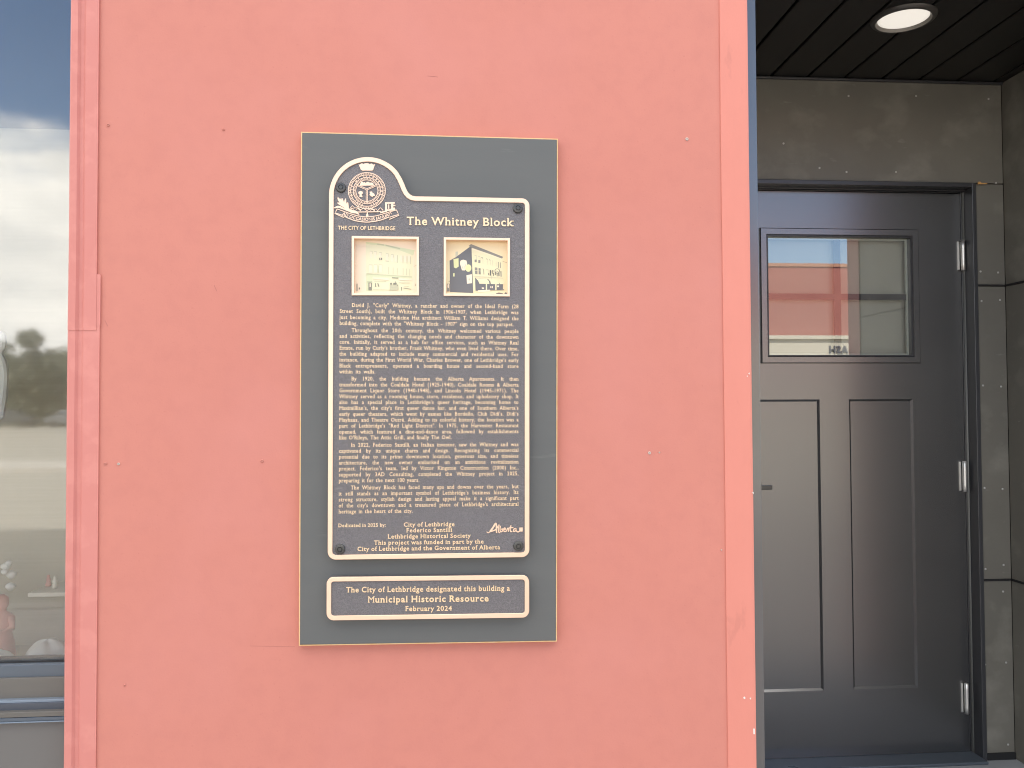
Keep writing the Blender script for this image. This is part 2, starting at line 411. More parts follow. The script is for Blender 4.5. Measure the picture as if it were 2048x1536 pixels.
def word_width(w, **k): return sum(glyph(c, **k)[2] for c in w)
def put(mb, ch, o, ux, uy, sx, sy, yb, h, m=0, **k):
    """one letter on an upright face: o origin (x,z), ux/uy its axes in x,z, h the relief"""
    vs, fs, adv = glyph(ch, **k)
    mb.add([(o[0] + ux[0] * x * sx + uy[0] * y * sy, yb - (z + 0.5) * h, o[1] + ux[1] * x * sx + uy[1] * y * sy) for x, y, z in vs], fs, m)
    return adv * sx
def line(mb, text, A, B, cap, yb, h=0.0012, justify=None, **k):
    """letters from A to B (x,z). justify=sx spreads words; else the line is fitted to the width"""
    d = Vector((B[0] - A[0], B[1] - A[1])); Lg = d.length; d.normalize(); n = (-d.y, d.x)
    glyph('H', **k); sy = cap / _W['H'][2]
    words = text.split(' ')
    ws = [word_width(w, **k) for w in words]; sp = glyph(' ', **k)[2] * 1.05
    if justify and len(words) > 1:
        sx = justify
        gap = (Lg - sum(ws) * sx) / (len(words) - 1)
        if gap < sp * sx * 0.55:
            sx = Lg / (sum(ws) + sp * 0.6 * (len(words) - 1)); gap = sp * 0.6 * sx
    else:
        sx = Lg / (sum(ws) + sp * (len(words) - 1)); gap = sp * sx
    p = 0.0
    for w in words:
        for c in w:
            p += put(mb, c, (A[0] + d.x * p, A[1] + d.y * p), (d.x, d.y), n, sx, sy, yb, h, **k)
        p += gap
    return sx

# ------------------------------------------------------------------ the place: measures
XL = at(138, 768, 0)[0]            # red wall, left and right end
XR = at(1503, 768, 0)[0]
YB = 1.10                          # back wall of the entrance recess
XS = at(2015, 800, YB)[0]          # right side wall of the recess
ZC = at(1750, 160, YB)[1]          # soffit
ZF = at(1985, 1519, YB)[1]                          # floor of the recess
YG = 0.075                         # shop window pane
TOP = 3.05

# ------------------------------------------------------------------ ground
def structure(name, mb, m):
    return tag(obj(name, mb, m), kind='structure')
structure('ground', MB().box(-600, 600, -700, 300, -0.6, -0.18), M['dirt'])
structure('road', MB().box(-150, 150, -19, -4.2, -0.178, -0.14), M['asphalt'])
sw = MB()
for i in range(-10, 10):
    sw.box(i * 1.6, i * 1.6 + 1.592, -4.0, -0.012, -0.16, 0.0)
sw.box(-150, -16.01, -4.0, -0.012, -0.16, 0.0); sw.box(16.0, 150, -4.0, -0.012, -0.16, 0.0)
sw.box(-150, 150, -4.19, -4.006, -0.17, 0.004)
structure('sidewalk', sw, M['concrete'])
structure('far_sidewalk', MB().box(-150, 150, -22, -19.01, -0.17, -0.02), M['concrete'])
structure('parking_lot', MB().box(-150, 2, -76, -22.02, -0.174, -0.10), M['asphalt'])
structure('entrance_floor', MB().box(XR - 0.02, XS + 0.04, -0.01, 1.9, -0.17, ZF), M['wet_floor'])

# ------------------------------------------------------------------ red wall with its flashings
wl = thing('painted_wall', (0, 0, 0), 'wide salmon red painted wall the grey plaque board is mounted on', 'wall')
obj('wall_panel', MB().box(XL + 0.004, XR - 0.004, 0.0, 0.20, 0.0, TOP), M['red'], wl)
# corner flashings: a bent profile run upwards
def profile(pts, z0, z1, wob=0.0, n=40, yoff=0.0):
    mb = MB(); k = len(pts); vs = []; fs = []
    for i in range(n + 1):
        z = z0 + (z1 - z0) * i / n
        for (x, y) in pts:
            w = wob * (math.sin(z * 5.1 + x * 40) + 0.6 * math.sin(z * 11.3 + 1))
            vs.append((x + w * (0.5 if x < pts[-1][0] - 1e-6 else 0), y + yoff, z))
    for i in range(n):
        for j in range(k - 1):
            fs.append((i * k + j, i * k + j + 1, (i + 1) * k + j + 1, (i + 1) * k + j))
    top = n * k
    fs.append(tuple(range(k))[::-1]); fs.append(tuple(top + j for j in range(k)))
    return mb.add(vs, fs)
dx = lambda a: a * 2.0 / FPX * 0.995
def lf(w, t):      # cross-section from the left return to the flat leg
    return [(XL - 0.001, 0.10), (XL - 0.001, -0.006 - t), (XL + dx(2), -0.0085 - t), (XL + dx(13), -0.0075 - t), (XL + dx(17), -0.0018 - t * 0.6), (XL + dx(23), -0.0016 - t * 0.6),
            (XL + dx(27), -0.0042 - t), (XL + w, -0.0036 - t), (XL + w, 0.0005)]
zj = at(160, 661, 0)[1]
add_layer(M['red_trim'], 16, (0.5, 0.6), (0.55, 0.22, 0.185), amount=0.5)
obj('left_flashing', profile(lf(dx(56), 0.0), 0.0, zj + 0.10, 0.0010), M['red_trim'], wl)
obj('left_flashing', profile(lf(dx(50), 0.0009), zj, TOP, 0.0010, yoff=-0.0005), M['red_trim'], wl)
tb = at(196, 549, 0)
obj('flashing_tab', MB().prism([(XL + dx(50), zj + 0.01), (XL + dx(57), zj + 0.01), (XL + dx(57), tb[1] - 0.003), (XL + dx(56), tb[1]), (XL + dx(50), tb[1])], 0.001, -0.0042), M['red_trim'], wl)
xrw = at(1447, 768, 0)[0]
rf = [(xrw, 0.0005), (xrw, -0.0028), (xrw + 0.03, -0.0036), (XR - 0.006, -0.005), (XR - 0.001, -0.004), (XR, -0.001), (XR, 0.06)]
obj('right_flashing', profile(rf, 0.0, TOP, 0.0006), M['red_trim_r'], wl)
# the dark metal return behind the right edge
x2 = at(1519, 768, 0.035)[0]
obj('dark_corner_trim', MB().box(XR + 0.0055, x2, 0.03, 0.10, ZF, ZC + 0.2), M['trim'], wl, bevel=0.0015)
for (px, py, mm, r) in [(216, 250, 'redscrew', 4), (447, 259, 'redscrew', 3), (1374, 278, 'zinc', 4.2), (211, 927, 'redscrew', 3.6), (237, 928, 'zinc', 3.4), (524, 922, 'redscrew', 4),
                        (1299, 906, 'zinc', 4), (1319, 905, 'zinc', 2.2), (739, 1100, 'zinc', 2), (249, 1371, 'redscrew', 2.2), (1443, 1100, 'zinc', 2)]:
    x, z = at(px, py, -0.001)
    rr = r * 1.5 / FPX
    obj('screw', MB().lathe_y(x, z, [(rr, 0.002), (rr, -0.0012), (rr * 0.7, -0.0022), (rr * 0.35, -0.0008)], 14), M[mm], wl)

M['chip'] = mat('bare_chip', (0.62, 0.60, 0.56), 0.8)
M['scr'] = mat('dark_scratch', (0.34, 0.12, 0.10), 0.7)
def sliver(name, pts, y, m, par, t=0.0004):
    return obj(name, MB().prism([at(a, b, y) for a, b in pts], y + 0.0002, y - t), m, par)
for pts in ([(855, 151.6), (866, 152.2), (876, 153.6), (876, 154.6), (864, 153.2), (855, 152.4)], [(500, 1291.5), (590, 1293.2), (590, 1294), (500, 1292.3)], [(429, 570), (434, 582), (433, 583), (428, 571)], [(210, 640), (216, 652), (215, 653), (209.4, 641)]):
    sliver('scratch', pts, 0.0, M['scr'], wl, 0.0002)
for pts in ([(1506.3, 1457), (1509.3, 1457), (1509.5, 1468), (1506.6, 1468)], [(1504, 985), (1507, 984), (1507, 988)], [(1486, 1395), (1489, 1393), (1491, 1396), (1488, 1398)], [(1499, 1396), (1502, 1395), (1501, 1399)], [(1496, 747), (1499, 745), (1499, 749)], [(1493, 752), (1495, 751), (1495, 754)]):
    sliver('paint_chip', pts, -0.0045, M['chip'], wl, 0.0012)
# ------------------------------------------------------------------ grey board and bronze plaques
YBD = -0.019
YPB = YBD                          # plaque back
bd = thing('backing_board', (at(858, 1285, 0)[0], 0, at(858, 1285, 0)[1]), 'upright slate grey painted board with raw yellow edges screwed to the red wall', 'board')
cor = [at(px, py, YBD) for px, py in ((597.5, 1292), (1114, 1283.5), (1116, 277), (602, 263))]
bm_ = MB().prism(cor, -0.0002, YBD + 0.0018)
obj('board_edge', bm_, M['wood_edge'], bd)
obj('board_face', MB().prism(inset(cor, 0.0024), YBD + 0.0017, YBD - 0.0002, ch=0.0012), M['board'], bd)

def smooth_path(segs):
    """segs: list of ('l', p) or ('a', centre, radius, a0, a1, n) in pixels"""
    out = []
    for sg in segs:
        if sg[0] == 'l': out.append(sg[1])
        else:
            _, c, r, a0, a1, n = sg
            for i in range(n + 1):
                a = math.radians(a0 + (a1 - a0) * i / n)
                out.append((c[0] + r * math.cos(a), c[1] - r * math.sin(a)))
    return out
PT = 0.018                         # plate thickness
YF = YBD - PT                      # its textured field
YR = YF - 0.0032                   # face of the raised rim
def pl(px, py): return at(px, py, YF)
# outline of the large plaque, anticlockwise from bottom left
arc = []
for i in range(0, 31):             # round top
    a = math.radians(180 - i * 5.1)
    arc.append((734.8 + 77.0 * math.cos(a), 391 - 77.0 * math.sin(a)))
arc = [p for p in arc if p[0] < 798]
tail = [(803.5, 357), (808.3, 367.5), (812.0, 377), (815.5, 383.6), (819.5, 388.3), (824.5, 391.2), (831, 392.6)]
out_px = ([(655.3, 1103)] + [(657.9, 391)] + arc[1:] + tail + [(880, 393.3), (960, 394.8)] +
          smooth_path([('a', (1043.5, 412), 15.5, 88, 0, 8)]) + smooth_path([('a', (1043.3, 1099), 15.5, 0, -88, 8)]) + smooth_path([('a', (671.5, 1103.3), 16.2, -92, -178, 8)]))
outer = [at(px, py, YR) for px, py in out_px]
inner = inset(outer, 9.2 * 1.9 / FPX)
pq = thing('bronze_plaque', (at(857, 1118, 0)[0], YBD, at(857, 1118, YBD)[1]), 'large bronze plaque with arched corner, city crest, two photos and long raised text', 'plaque')

def holed(outline, holes, y, m=0):
    bm = bmesh.new()
    for loop in [outline] + holes:
        vs = [bm.verts.new((x, y, z)) for x, z in loop]
        for i in range(len(vs)): bm.edges.new((vs[i], vs[(i + 1) % len(vs)]))
    bmesh.ops.triangle_fill(bm, use_beauty=True, use_dissolve=False, edges=bm.edges[:], normal=(0, -1, 0))
    bm.normal_update()
    for f in bm.faces:
        if f.normal.y > 0: f.normal_flip()
    bm.verts.index_update()
    mb = MB().add([tuple(v.co) for v in bm.verts], [tuple(v.index for v in f.verts) for f in bm.faces], m)
    bm.free(); return mb
def rect_px(x0, y0, x1, y1, y): return [at(x0, y1, y), at(x1, y1, y), at(x1, y0, y), at(x0, y0, y)]
fr_out = [[(703.3, 590.6), (838.0, 590.6), (838.0, 473.4), (703.3, 471.8)], [(887.4, 591.6), (1019.8, 592.8), (1020.2, 476.2), (887.6, 474.4)]]
frames = []
for q in fr_out:
    o_ = [at(px, py, YF - 0.004) for px, py in q]
    frames.append((o_, inset(o_, 4.9 * 1.9 / FPX)))
fieldm = holed(inset(outer, 0.001), [f[1] for f in frames], YF)
n_ = len(outer)
side = MB().prism(outer, YBD, YF + 0.0002); side.f.pop(); side.m.pop(); side.sm.pop()
fieldm.add(side.v, side.f)
obj('plate', fieldm, M['field'], pq)
obj('border', MB().rim(outer, inner, YF - 0.0001 + 0.0003, YR), M['bronze'], pq)

# bolts
for px, py in ((682, 375.5), (1035.6, 417), (680.2, 1098), (1036.6, 1091.8)):
    x, z = at(px, py, YF); R_ = 9.6 * 1.9 / FPX
    mb = MB().lathe_y(x, z, [(R_ * 1.06, YF + 0.001), (R_ * 1.06, YF - 0.0005), (R_, YF - 0.0035), (R_ * 0.88, YF - 0.0048), (R_ * 0.52, YF - 0.0052), (R_ * 0.46, YF - 0.0034), (R_ * 0.40, YF - 0.0034), (R_ * 0.36, YF - 0.0058), (R_ * 0.1, YF - 0.0058)], 28, smooth=False)
    obj('bolt', mb, M['bolt'], pq)

# lettering -------------------------------------------------------------
def seg_px(x0, x1, y, slope=None):
    s = (800 - y) * 4.3e-5 if slope is None else slope
    return pl(x0, y), pl(x1, y + s * (x1 - x0))
PX = 1.9 / FPX
mb = MB(); A, B = seg_px(813.6, 1026.6, 449.8, 0.0125)
line(mb, 'The Whitney Block', A, B, 16.3 * PX, YF, 0.0018, bold=0.016, res=4)
obj('title_lettering', mb, M['letter'], pq)
mb = MB(); A, B = seg_px(676.2, 791.0, 459.3, 0.011)
line(mb, 'THE CITY OF LETHBRIDGE', A, B, 7.6 * PX, YF, 0.0015, serif=False, bold=0.012, res=3)
obj('city_lettering', mb, M['letter'], pq)
q2 = lambda y: 590 + y * 0.2148
q3 = lambda y: 870 + y * 0.2148
LD = '\u201c'; RD = '\u201d'
PARAS = [
 [('i', 'David J. "Curly" Whitney, a rancher and owner of the Ideal Farm (28', q2(112)), ('', 'Street South), built the Whitney Block in 1906-1907, when Lethbridge was', q2(167)),
  ('', 'just becoming a city. Medicine Hat architect William T. Williams designed the', q2(224)), ('', 'building, complete with the "Whitney Block - 1907" sign on the top parapet.', q2(280), 1028)],
 [('i', 'Throughout the 20th century, the Whitney welcomed various people', q2(345)), ('', 'and activities, reflecting the changing needs and character of the downtown', q2(399)),
  ('', 'core. Initially, it served as a hub for office services, such as Whitney Real', q2(454)), ('', "Estate, run by Curly's brother, Frank Whitney, who even lived there. Over time,", q2(509)),
  ('', 'the building adapted to include many commercial and residential uses. For', q2(564)), ('', "instance, during the First World War, Charles Brower, one of Lethbridge's early", q2(619)),
  ('', 'Black entrepreneurs, operated a boarding house and second-hand store', q2(675)), ('', 'within its walls.', q2(730), 751.5)],
 [('i', 'By 1920, the building became the Alberta Apartments. It then', q2(796)), ('', 'transformed into the Coaldale Hotel (1925-1940), Coaldale Rooms & Alberta', q2(851)),
  ('', 'Government Liquor Store (1940-1948), and Lincoln Hotel (1945-1971). The', q2(906)), ('', 'Whitney served as a rooming house, store, residence, and upholstery shop. It', q2(961)),
  ('', "also has a special place in Lethbridge's queer heritage, becoming home to", q2(1015)), ('', "Maximillian's, the city's first queer dance bar, and one of Southern Alberta's", q2(1070)),
  ('', "early queer theaters, which went by names like Bordello, Club Didi's, Didi's", q2(1125)), ('', 'Playhaus, and Theatre Outr\u00e9. Adding to its colorful history, the location was a', q2(1180)),
  ('', 'part of Lethbridge\'s "Red Light District". In 1975, the Harvester Restaurant', q2(1235)), ('', 'opened, which featured a dine-and-dance area, followed by establishments', q2(1291)),
  ('', "like O'Rileys, The Attic Grill, and finally The Owl.", q2(1345), 904)],
 [('i', 'In 2022, Federico Santilli, an Italian investor, saw the Whitney and was', q3(110)), ('', 'captivated by its unique charm and design. Recognizing its commercial', q3(165)),
  ('', 'potential due to its prime downtown location, generous size, and timeless', q3(220)), ('', 'architecture, the new owner embarked on an ambitious revitalization', q3(275)),
  ('', "project. Federico's team, led by Victor Kingston Construction (2000) Inc.,", q3(330)), ('', 'supported by 3AD Consulting, completed the Whitney project in 2025,', q3(386)),
  ('', 'preparing it for the next 100 years.', q3(441), 839.5)],
 [('i', 'The Whitney Block has faced many ups and downs over the years, but', q3(507)), ('', "it still stands as an important symbol of Lethbridge's business history. Its", q3(563)),
  ('', 'strong structure, stylish design and lasting appeal make it a significant part', q3(618)), ('', "of the city's downtown and a treasured piece of Lethbridge's architectural", q3(674)),
  ('', 'heritage in the heart of the city.', q3(730), 826)]]
SX = 0.0106
for para in PARAS:
    mb = MB()
    for ln in para:
        y = ln[2]; t_ = (y - 600) / 430
        xl = 679.4 - 2.2 * t_ + (24.2 if ln[0] == 'i' else 0); xr = ln[3] if len(ln) > 3 else 1037.6
        A, B = seg_px(xl, xr, y)
        line(mb, ln[1], A, B, 7.7 * PX, YF, 0.0012, justify=SX, bold=0.008, res=2)
    obj('paragraph_lettering', mb, M['letter'], pq)
mb = MB(); s3 = 0.2148
for (txt, x0, x1, yy, cap) in (('Dedicated in 2025 by:', 640 + 170 * s3, 640 + 617 * s3, q3(858), 7.0), ('City of Lethbridge', 640 + 778 * s3, 640 + 1257 * s3, q3(853), 8.4), ('Federico Santilli', 640 + 803 * s3, 640 + 1235 * s3, q3(906), 8.4),
                               ('Lethbridge Historical Society', 640 + 630 * s3, 640 + 1405 * s3, q3(964), 8.4), ('This project was funded in part by the', 640 + 503 * s3, 640 + 1528 * s3, q3(1022), 8.4),
                               ('City of Lethbridge and the Government of Alberta', 640 + 347 * s3, 640 + 1680 * s3, q3(1080), 8.4)):
    A, B = seg_px(x0, x1, yy)
    line(mb, txt, A, B, cap * PX, YF, 0.0012, bold=0.014, res=2)
obj('dedication_lettering', mb, M['letter'], pq)

# strokes for drawn emblems ---------------------------------------------
_hk = [0]
def stroke(mb, pts, w, yb, h, closed=False, ends=None):
    """flat raised band along pixel-plane points (x,z); each one a hair higher than the last so faces never coincide"""
    _hk[0] = (_hk[0] + 1) % 40
    yt = yb - h - _hk[0] * 0.000012
    n = len(pts); P = [Vector((p[0], p[1])) for p in pts]; l = []; r = []
    for i in range(n):
        a = P[i - 1] if (i or closed) else P[0]; b = P[(i + 1) % n] if (i < n - 1 or closed) else P[-1]
        d = (b - a); d.normalize() if d.length else None
        nn = Vector((-d.y, d.x)); ww = (w[i] if isinstance(w, (list, tuple)) else w) / 2
        l.append(P[i] + nn * ww); r.append(P[i] - nn * ww)
    vs = []; fs = []
    for i in range(n):
        vs += [(l[i].x, yb, l[i].y), (l[i].x, yt, l[i].y), (r[i].x, yt, r[i].y), (r[i].x, yb, r[i].y)]
    for i in range(n if closed else n - 1):
        j = (i + 1) % n
        for k in range(3): fs.append((i * 4 + k, i * 4 + k + 1, j * 4 + k + 1, j * 4 + k))
    if not closed: fs += [(0, 3, 2, 1), ((n - 1) * 4, (n - 1) * 4 + 1, (n - 1) * 4 + 2, (n - 1) * 4 + 3)]
    fs = [f[::-1] for f in fs]
    mb.add(vs, fs)
def solid(mb, pts, yb, h):
    _hk[0] = (_hk[0] + 1) % 40
    mb.prism(pts, yb, yb - h - _hk[0] * 0.000012)
def curve(pts, n=6):
    """Catmull-Rom through points"""
    out = []; P = [pts[0]] + list(pts) + [pts[-1]]
    for i in range(1, len(P) - 2):
        for k in range(n):
            t = k / n; a, b, c, d = P[i - 1], P[i], P[i + 1], P[i + 2]
            out.append(tuple(0.5 * (2 * b[j] + (c[j] - a[j]) * t + (2 * a[j] - 5 * b[j] + 4 * c[j] - d[j]) * t * t + (3 * b[j] - a[j] - 3 * c[j] + d[j]) * t ** 3) for j in (0, 1)))
    out.append(tuple(pts[-1])); return out

# Alberta signature mark
k7 = 140 / 1955
sg = lambda pts: [pl(940 + x * k7, 1020 + y * k7) for x, y in pts]
mb = MB(); wS = k7 * PX
stroke(mb, sg(curve([(465, 605), (510, 635), (560, 600), (640, 490), (720, 370), (735, 450), (735, 560), (745, 640)])), [w * wS for w in ([20] * 12 + [46] * 12 + [34] * 19)], YF, 0.0016)
stroke(mb, sg(curve([(560, 600), (640, 580), (720, 540), (790, 440), (812, 420), (790, 520), (800, 610), (840, 635)])), 30 * wS, YF, 0.0016)
stroke(mb, sg(curve([(850, 440), (838, 520), (850, 600), (900, 590), (915, 530), (870, 540)])), 30 * wS, YF, 0.0016)
stroke(mb, sg(curve([(930, 560), (985, 540), (975, 500), (940, 530), (950, 595), (1010, 590), (1050, 510), (1075, 520), (1070, 605)])), 28 * wS, YF, 0.0016)
stroke(mb, sg(curve([(1145, 430), (1120, 520), (1135, 600), (1180, 590)])), 30 * wS, YF, 0.0016)
stroke(mb, sg([(1090, 500), (1210, 490)]), 24 * wS, YF, 0.0016)
stroke(mb, sg(curve([(1290, 510), (1230, 530), (1220, 600), (1270, 580), (1290, 520), (1300, 590), (1340, 610), (1385, 590)])), 30 * wS, YF, 0.0016)
solid(mb, sg([(1378, 490), (1470, 490), (1468, 598), (1376, 598)]), YF, 0.0016)
obj('signature_emblem', mb, M['bronze'], pq)

# city crest
k1 = 180 / 1626
cg = lambda pts: [pl(650 + x * k1, 305 + y * k1) for x, y in pts]
wC = k1 * PX; HC = 0.0016
crest = MB()
solid(crest, cg([(608, 212), (630, 224), (650, 205), (672, 198), (692, 215), (716, 200), (755, 196), (790, 202), (812, 216), (832, 202), (852, 206), (872, 224), (906, 214), (868, 322), (840, 330), (680, 330), (650, 318)]), YF, HC)
cx, cy = 757, 692
def circ(r, n=72, a0=0, a1=360): return [(cx + r * math.cos(math.radians(a0 + (a1 - a0) * i / n)), cy - r * math.sin(math.radians(a0 + (a1 - a0) * i / n)) * 0.97) for i in range(n + (0 if a1 - a0 == 360 else 1))]
for r, w in ((334, 13), (292, 12), (244, 12), (200, 12)):
    stroke(crest, cg(circ(r)), w * wC, YF, HC, closed=True)
for r, cnt, q in ((313, 64, 9), (222, 50, 9)):
    for i in range(cnt):
        a = 2 * math.pi * i / cnt; X0, Y0 = cx + r * math.cos(a), cy - r * math.sin(a) * 0.97
        solid(crest, cg([(X0 + q * math.cos(t), Y0 + q * math.sin(t)) for t in (0, 1.05, 2.1, 3.14, 4.19, 5.24)]), YF, HC)
for off in (-11, 11):
    stroke(crest, cg([(757 + off, 680), (757 + off, 905)]), 10 * wC, YF, HC)
    stroke(crest, cg([(757, 670 + off), (572, 588 + off)]), 10 * wC, YF, HC)
    stroke(crest, cg([(757, 670 + off), (942, 588 + off)]), 10 * wC, YF, HC)
solid(crest, cg([(640, 604), (632, 575), (655, 535), (675, 528), (700, 548), (722, 535), (735, 560), (760, 534), (785, 532), (812, 550), (836, 545), (872, 552), (884, 600)]), YF, HC)
solid(crest, cg([(605, 715), (640, 700), (682, 712), (684, 745), (660, 765), (682, 795), (664, 808), (622, 800), (616, 790), (634, 770), (606, 750)]), YF, HC)
solid(crest, cg([(805, 715), (850, 706), (862, 735), (890, 745), (904, 786), (870, 792), (856, 806), (830, 790), (804, 766), (818, 742)]), YF, HC)
for tips in ([(232, 815), (268, 880), (330, 960), (420, 1060)], [(308, 828), (325, 900), (370, 990), (430, 1065)], [(375, 835), (368, 910), (390, 990), (440, 1068)], [(225, 912), (285, 940), (350, 985), (430, 1060)],
             [(168, 1004), (245, 985), (320, 1010), (440, 1070)], [(412, 905), (408, 960), (420, 1020), (450, 1070)], [(270, 835), (300, 905), (350, 975), (425, 1062)], [(430, 1050), (480, 1075), (560, 1090), (600, 1120)], [(440, 1030), (500, 1060), (570, 1080), (620, 1130)]):
    c_ = curve(tips, 5); n_c = len(c_)
    stroke(crest, cg(c_), [(5 + 34 * math.sin(math.pi * min(1, (i + 0.6) / n_c) ** 0.8)) * wC for i in range(n_c)], YF, HC)
for p_, w in (([(1106, 905), (1104, 1070)], 36), ([(1086, 918), (1262, 912)], 30), ([(1152, 940), (1152, 1022)], 20), ([(1190, 952), (1272, 962)], 24), ([(1215, 925), (1215, 1030)], 40), ([(1190, 1016), (1265, 1010)], 22), ([(1100, 1050), (1270, 1030)], 30), ([(1000, 1090), (1120, 1060)], 26)):
    stroke(crest, cg(p_), w * wC, YF, HC)
stroke(crest, cg([(448, 1022), (498, 962), (540, 1010), (585, 985), (640, 1038), (700, 1012), (757, 1052), (850, 1010), (880, 1034), (925, 1022), (950, 1060), (1000, 1000), (1052, 1048)]), 13 * wC, YF, HC)
for p_ in ([(470, 1020), (500, 1010), (520, 1030)], [(560, 1030), (600, 1015), (650, 1060)], [(820, 1048), (860, 1030), (900, 1058)]): stroke(crest, cg(p_), 14 * wC, YF, HC)
stroke(crest, cg([(560, 1080), (1010, 1072)]), 16 * wC, YF, HC)
stroke(crest, cg([(766, 1080), (766, 1160)]), 18 * wC, YF, HC)
solid(crest, cg([(742, 1165), (748, 1115), (764, 1095), (782, 1115), (790, 1165)]), YF, HC)
topA = curve([(222, 1022), (330, 1062), (450, 1105), (600, 1148), (757, 1166), (920, 1148), (1090, 1100), (1200, 1066), (1292, 1040)], 5)
botA = curve([(350, 1155), (450, 1200), (560, 1236), (757, 1260), (950, 1236), (1060, 1205), (1162, 1165)], 5)
stroke(crest, cg(topA), 13 * wC, YF, HC); stroke(crest, cg(botA), 16 * wC, YF, HC)
stroke(crest, cg([(222, 1022), (180, 1104), (352, 1182), (328, 1140), (196, 1100)]), 14 * wC, YF, HC)
stroke(crest, cg([(1292, 1040), (1336, 1138), (1156, 1214), (1182, 1166), (1322, 1126)]), 14 * wC, YF, HC)
crest_o = obj('crest_emblem', crest, M['bronze'], pq)
def arc_text(mb, text, c, r, a0, a1, size, outward=True, **k):
    """letters spread on a circle in crest pixels; a0, a1 angles of the first and last letter's middle"""
    glyph('H', **k); s = size / _W['H'][2]
    adv = [glyph(ch, **k)[2] for ch in text]
    mid = [sum(adv[:i]) + adv[i] / 2 for i in range(len(text))]
    for i, ch in enumerate(text):
        if ch == ' ': continue
        a = math.radians(a0 + (a1 - a0) * (mid[i] - mid[0]) / (mid[-1] - mid[0]))
        rd = (math.cos(a), -math.sin(a))                       # outward, pixel axes
        up = rd if outward else (-rd[0], -rd[1])
        ux = (-up[1], up[0])                                   # to the right of 'up' with y downwards
        vs, fs, _ = glyph(ch, **k); w = adv[i] * s
        o = (c[0] + rd[0] * r - ux[0] * w / 2, c[1] + rd[1] * r - ux[1] * w / 2)
        for_v = []
        for x, y, z in vs:
            X_, Z_ = pl(650 + (o[0] + ux[0] * x * s + up[0] * y * s) * k1, 305 + (o[1] + ux[1] * x * s + up[1] * y * s) * k1)
            for_v.append((X_, YF - (z + 0.5) * 0.0012, Z_))
        mb.add(for_v, fs)
cl = MB(); kk = dict(serif=False, bold=0.03, res=2)
arc_text(cl, 'CITY', (cx, cy), 252, 196, 163, 34, True, **kk)
arc_text(cl, 'OF', (cx, cy), 252, 138, 123, 34, True, **kk)
arc_text(cl, 'LETHBRIDGE', (cx, cy), 252, 103, -16, 34, True, **kk)
arc_text(cl, '1890', (cx, cy), 286, 222, 252, 34, False, **kk)
arc_text(cl, '1906', (cx, cy), 286, 288, 318, 34, False, **kk)
obj('ring_lettering', cl, M['bronze'], crest_o)
ml = MB()
arc_text(ml, 'AD OCCASIONIS JANUAM', (757, 300), 935, 243.2, 297.5, 54, False, serif=False, bold=0.02, res=3)
obj('motto_lettering', ml, M['bronze'], crest_o)

# the two photographs let into the plate --------------------------------
def flat(name, c, r=0.5): return mat(name, c, r)
PH = {'bg': flat('photo_paper', (0.750, 0.613, 0.375), 0.4), 'dark': flat('photo_shadow', (0.125, 0.125, 0.13), 0.4), 'fac': flat('photo_facade', (0.688, 0.625, 0.400), 0.4), 'grey': flat('photo_grey', (0.22, 0.21, 0.18), 0.4),
      'mid': flat('photo_midtone', (0.500, 0.463, 0.338), 0.4), 'white': flat('photo_white', (0.787, 0.663, 0.500), 0.4), 'green': flat('photo_greenish', (0.625, 0.625, 0.325), 0.4), 'ink': flat('photo_ink', (0.10, 0.095, 0.09), 0.4),
      'pale': flat('photo_pale_paper', (0.750, 0.625, 0.463), 0.4), 'pfac': flat('photo_pale_facade', (0.669, 0.631, 0.425), 0.4), 'pgreen': flat('photo_pale_green', (0.562, 0.587, 0.375), 0.4), 'pline': flat('photo_pale_line', (0.438, 0.431, 0.300), 0.4), 'pdark': flat('photo_pale_shadow', (0.20, 0.20, 0.155), 0.4)}
PHK = list(PH); PHM = [PH[k] for k in PHK]
YP = YF + 0.0150
def make_photo(ox, oy, frame, items, bgk):
    kz = 170 / 1865
    mb = MB(); inn = inset(frame[1], -0.0015)
    mb.prism(inn, YP + 0.001, YP, PHK.index(bgk))
    xs = [p[0] for p in frame[1]]; zs = [p[1] for p in frame[1]]
    for i, (c, pts) in enumerate(items):
        q = [at(ox + x * kz, oy + y * kz, YP) for x, y in pts]
        q = [(min(max(x, min(xs) + 0.0004), max(xs) - 0.0004), min(max(z, min(zs) + 0.0004), max(zs) - 0.0004)) for x, z in q]
        yy = YP - 0.00002 * (i + 1)
        n = len(q); a = sum(q[j][0] * q[(j + 1) % n][1] - q[(j + 1) % n][0] * q[j][1] for j in range(n))
        if abs(a) < 1e-9: continue
        if a < 0: q = q[::-1]
        mb.add([(x, yy, z) for x, z in q], [tuple(range(n))], PHK.index(c))
    return mb
def rc(x0, y0, x1, y1): return [(x0, y0), (x1, y0), (x1, y1), (x0, y1)]
def el(x, y, rx, ry, n=18): return [(x + rx * math.cos(2 * math.pi * i / n), y + ry * math.sin(2 * math.pi * i / n)) for i in range(n)]
def ln_(x0, y0, x1, y1, w):
    d = Vector((x1 - x0, y1 - y0)); d.normalize(); a, b = -d.y * w / 2, d.x * w / 2
    return [(x0 + a, y0 + b), (x1 + a, y1 + b), (x1 - a, y1 - b), (x0 - a, y0 - b)]
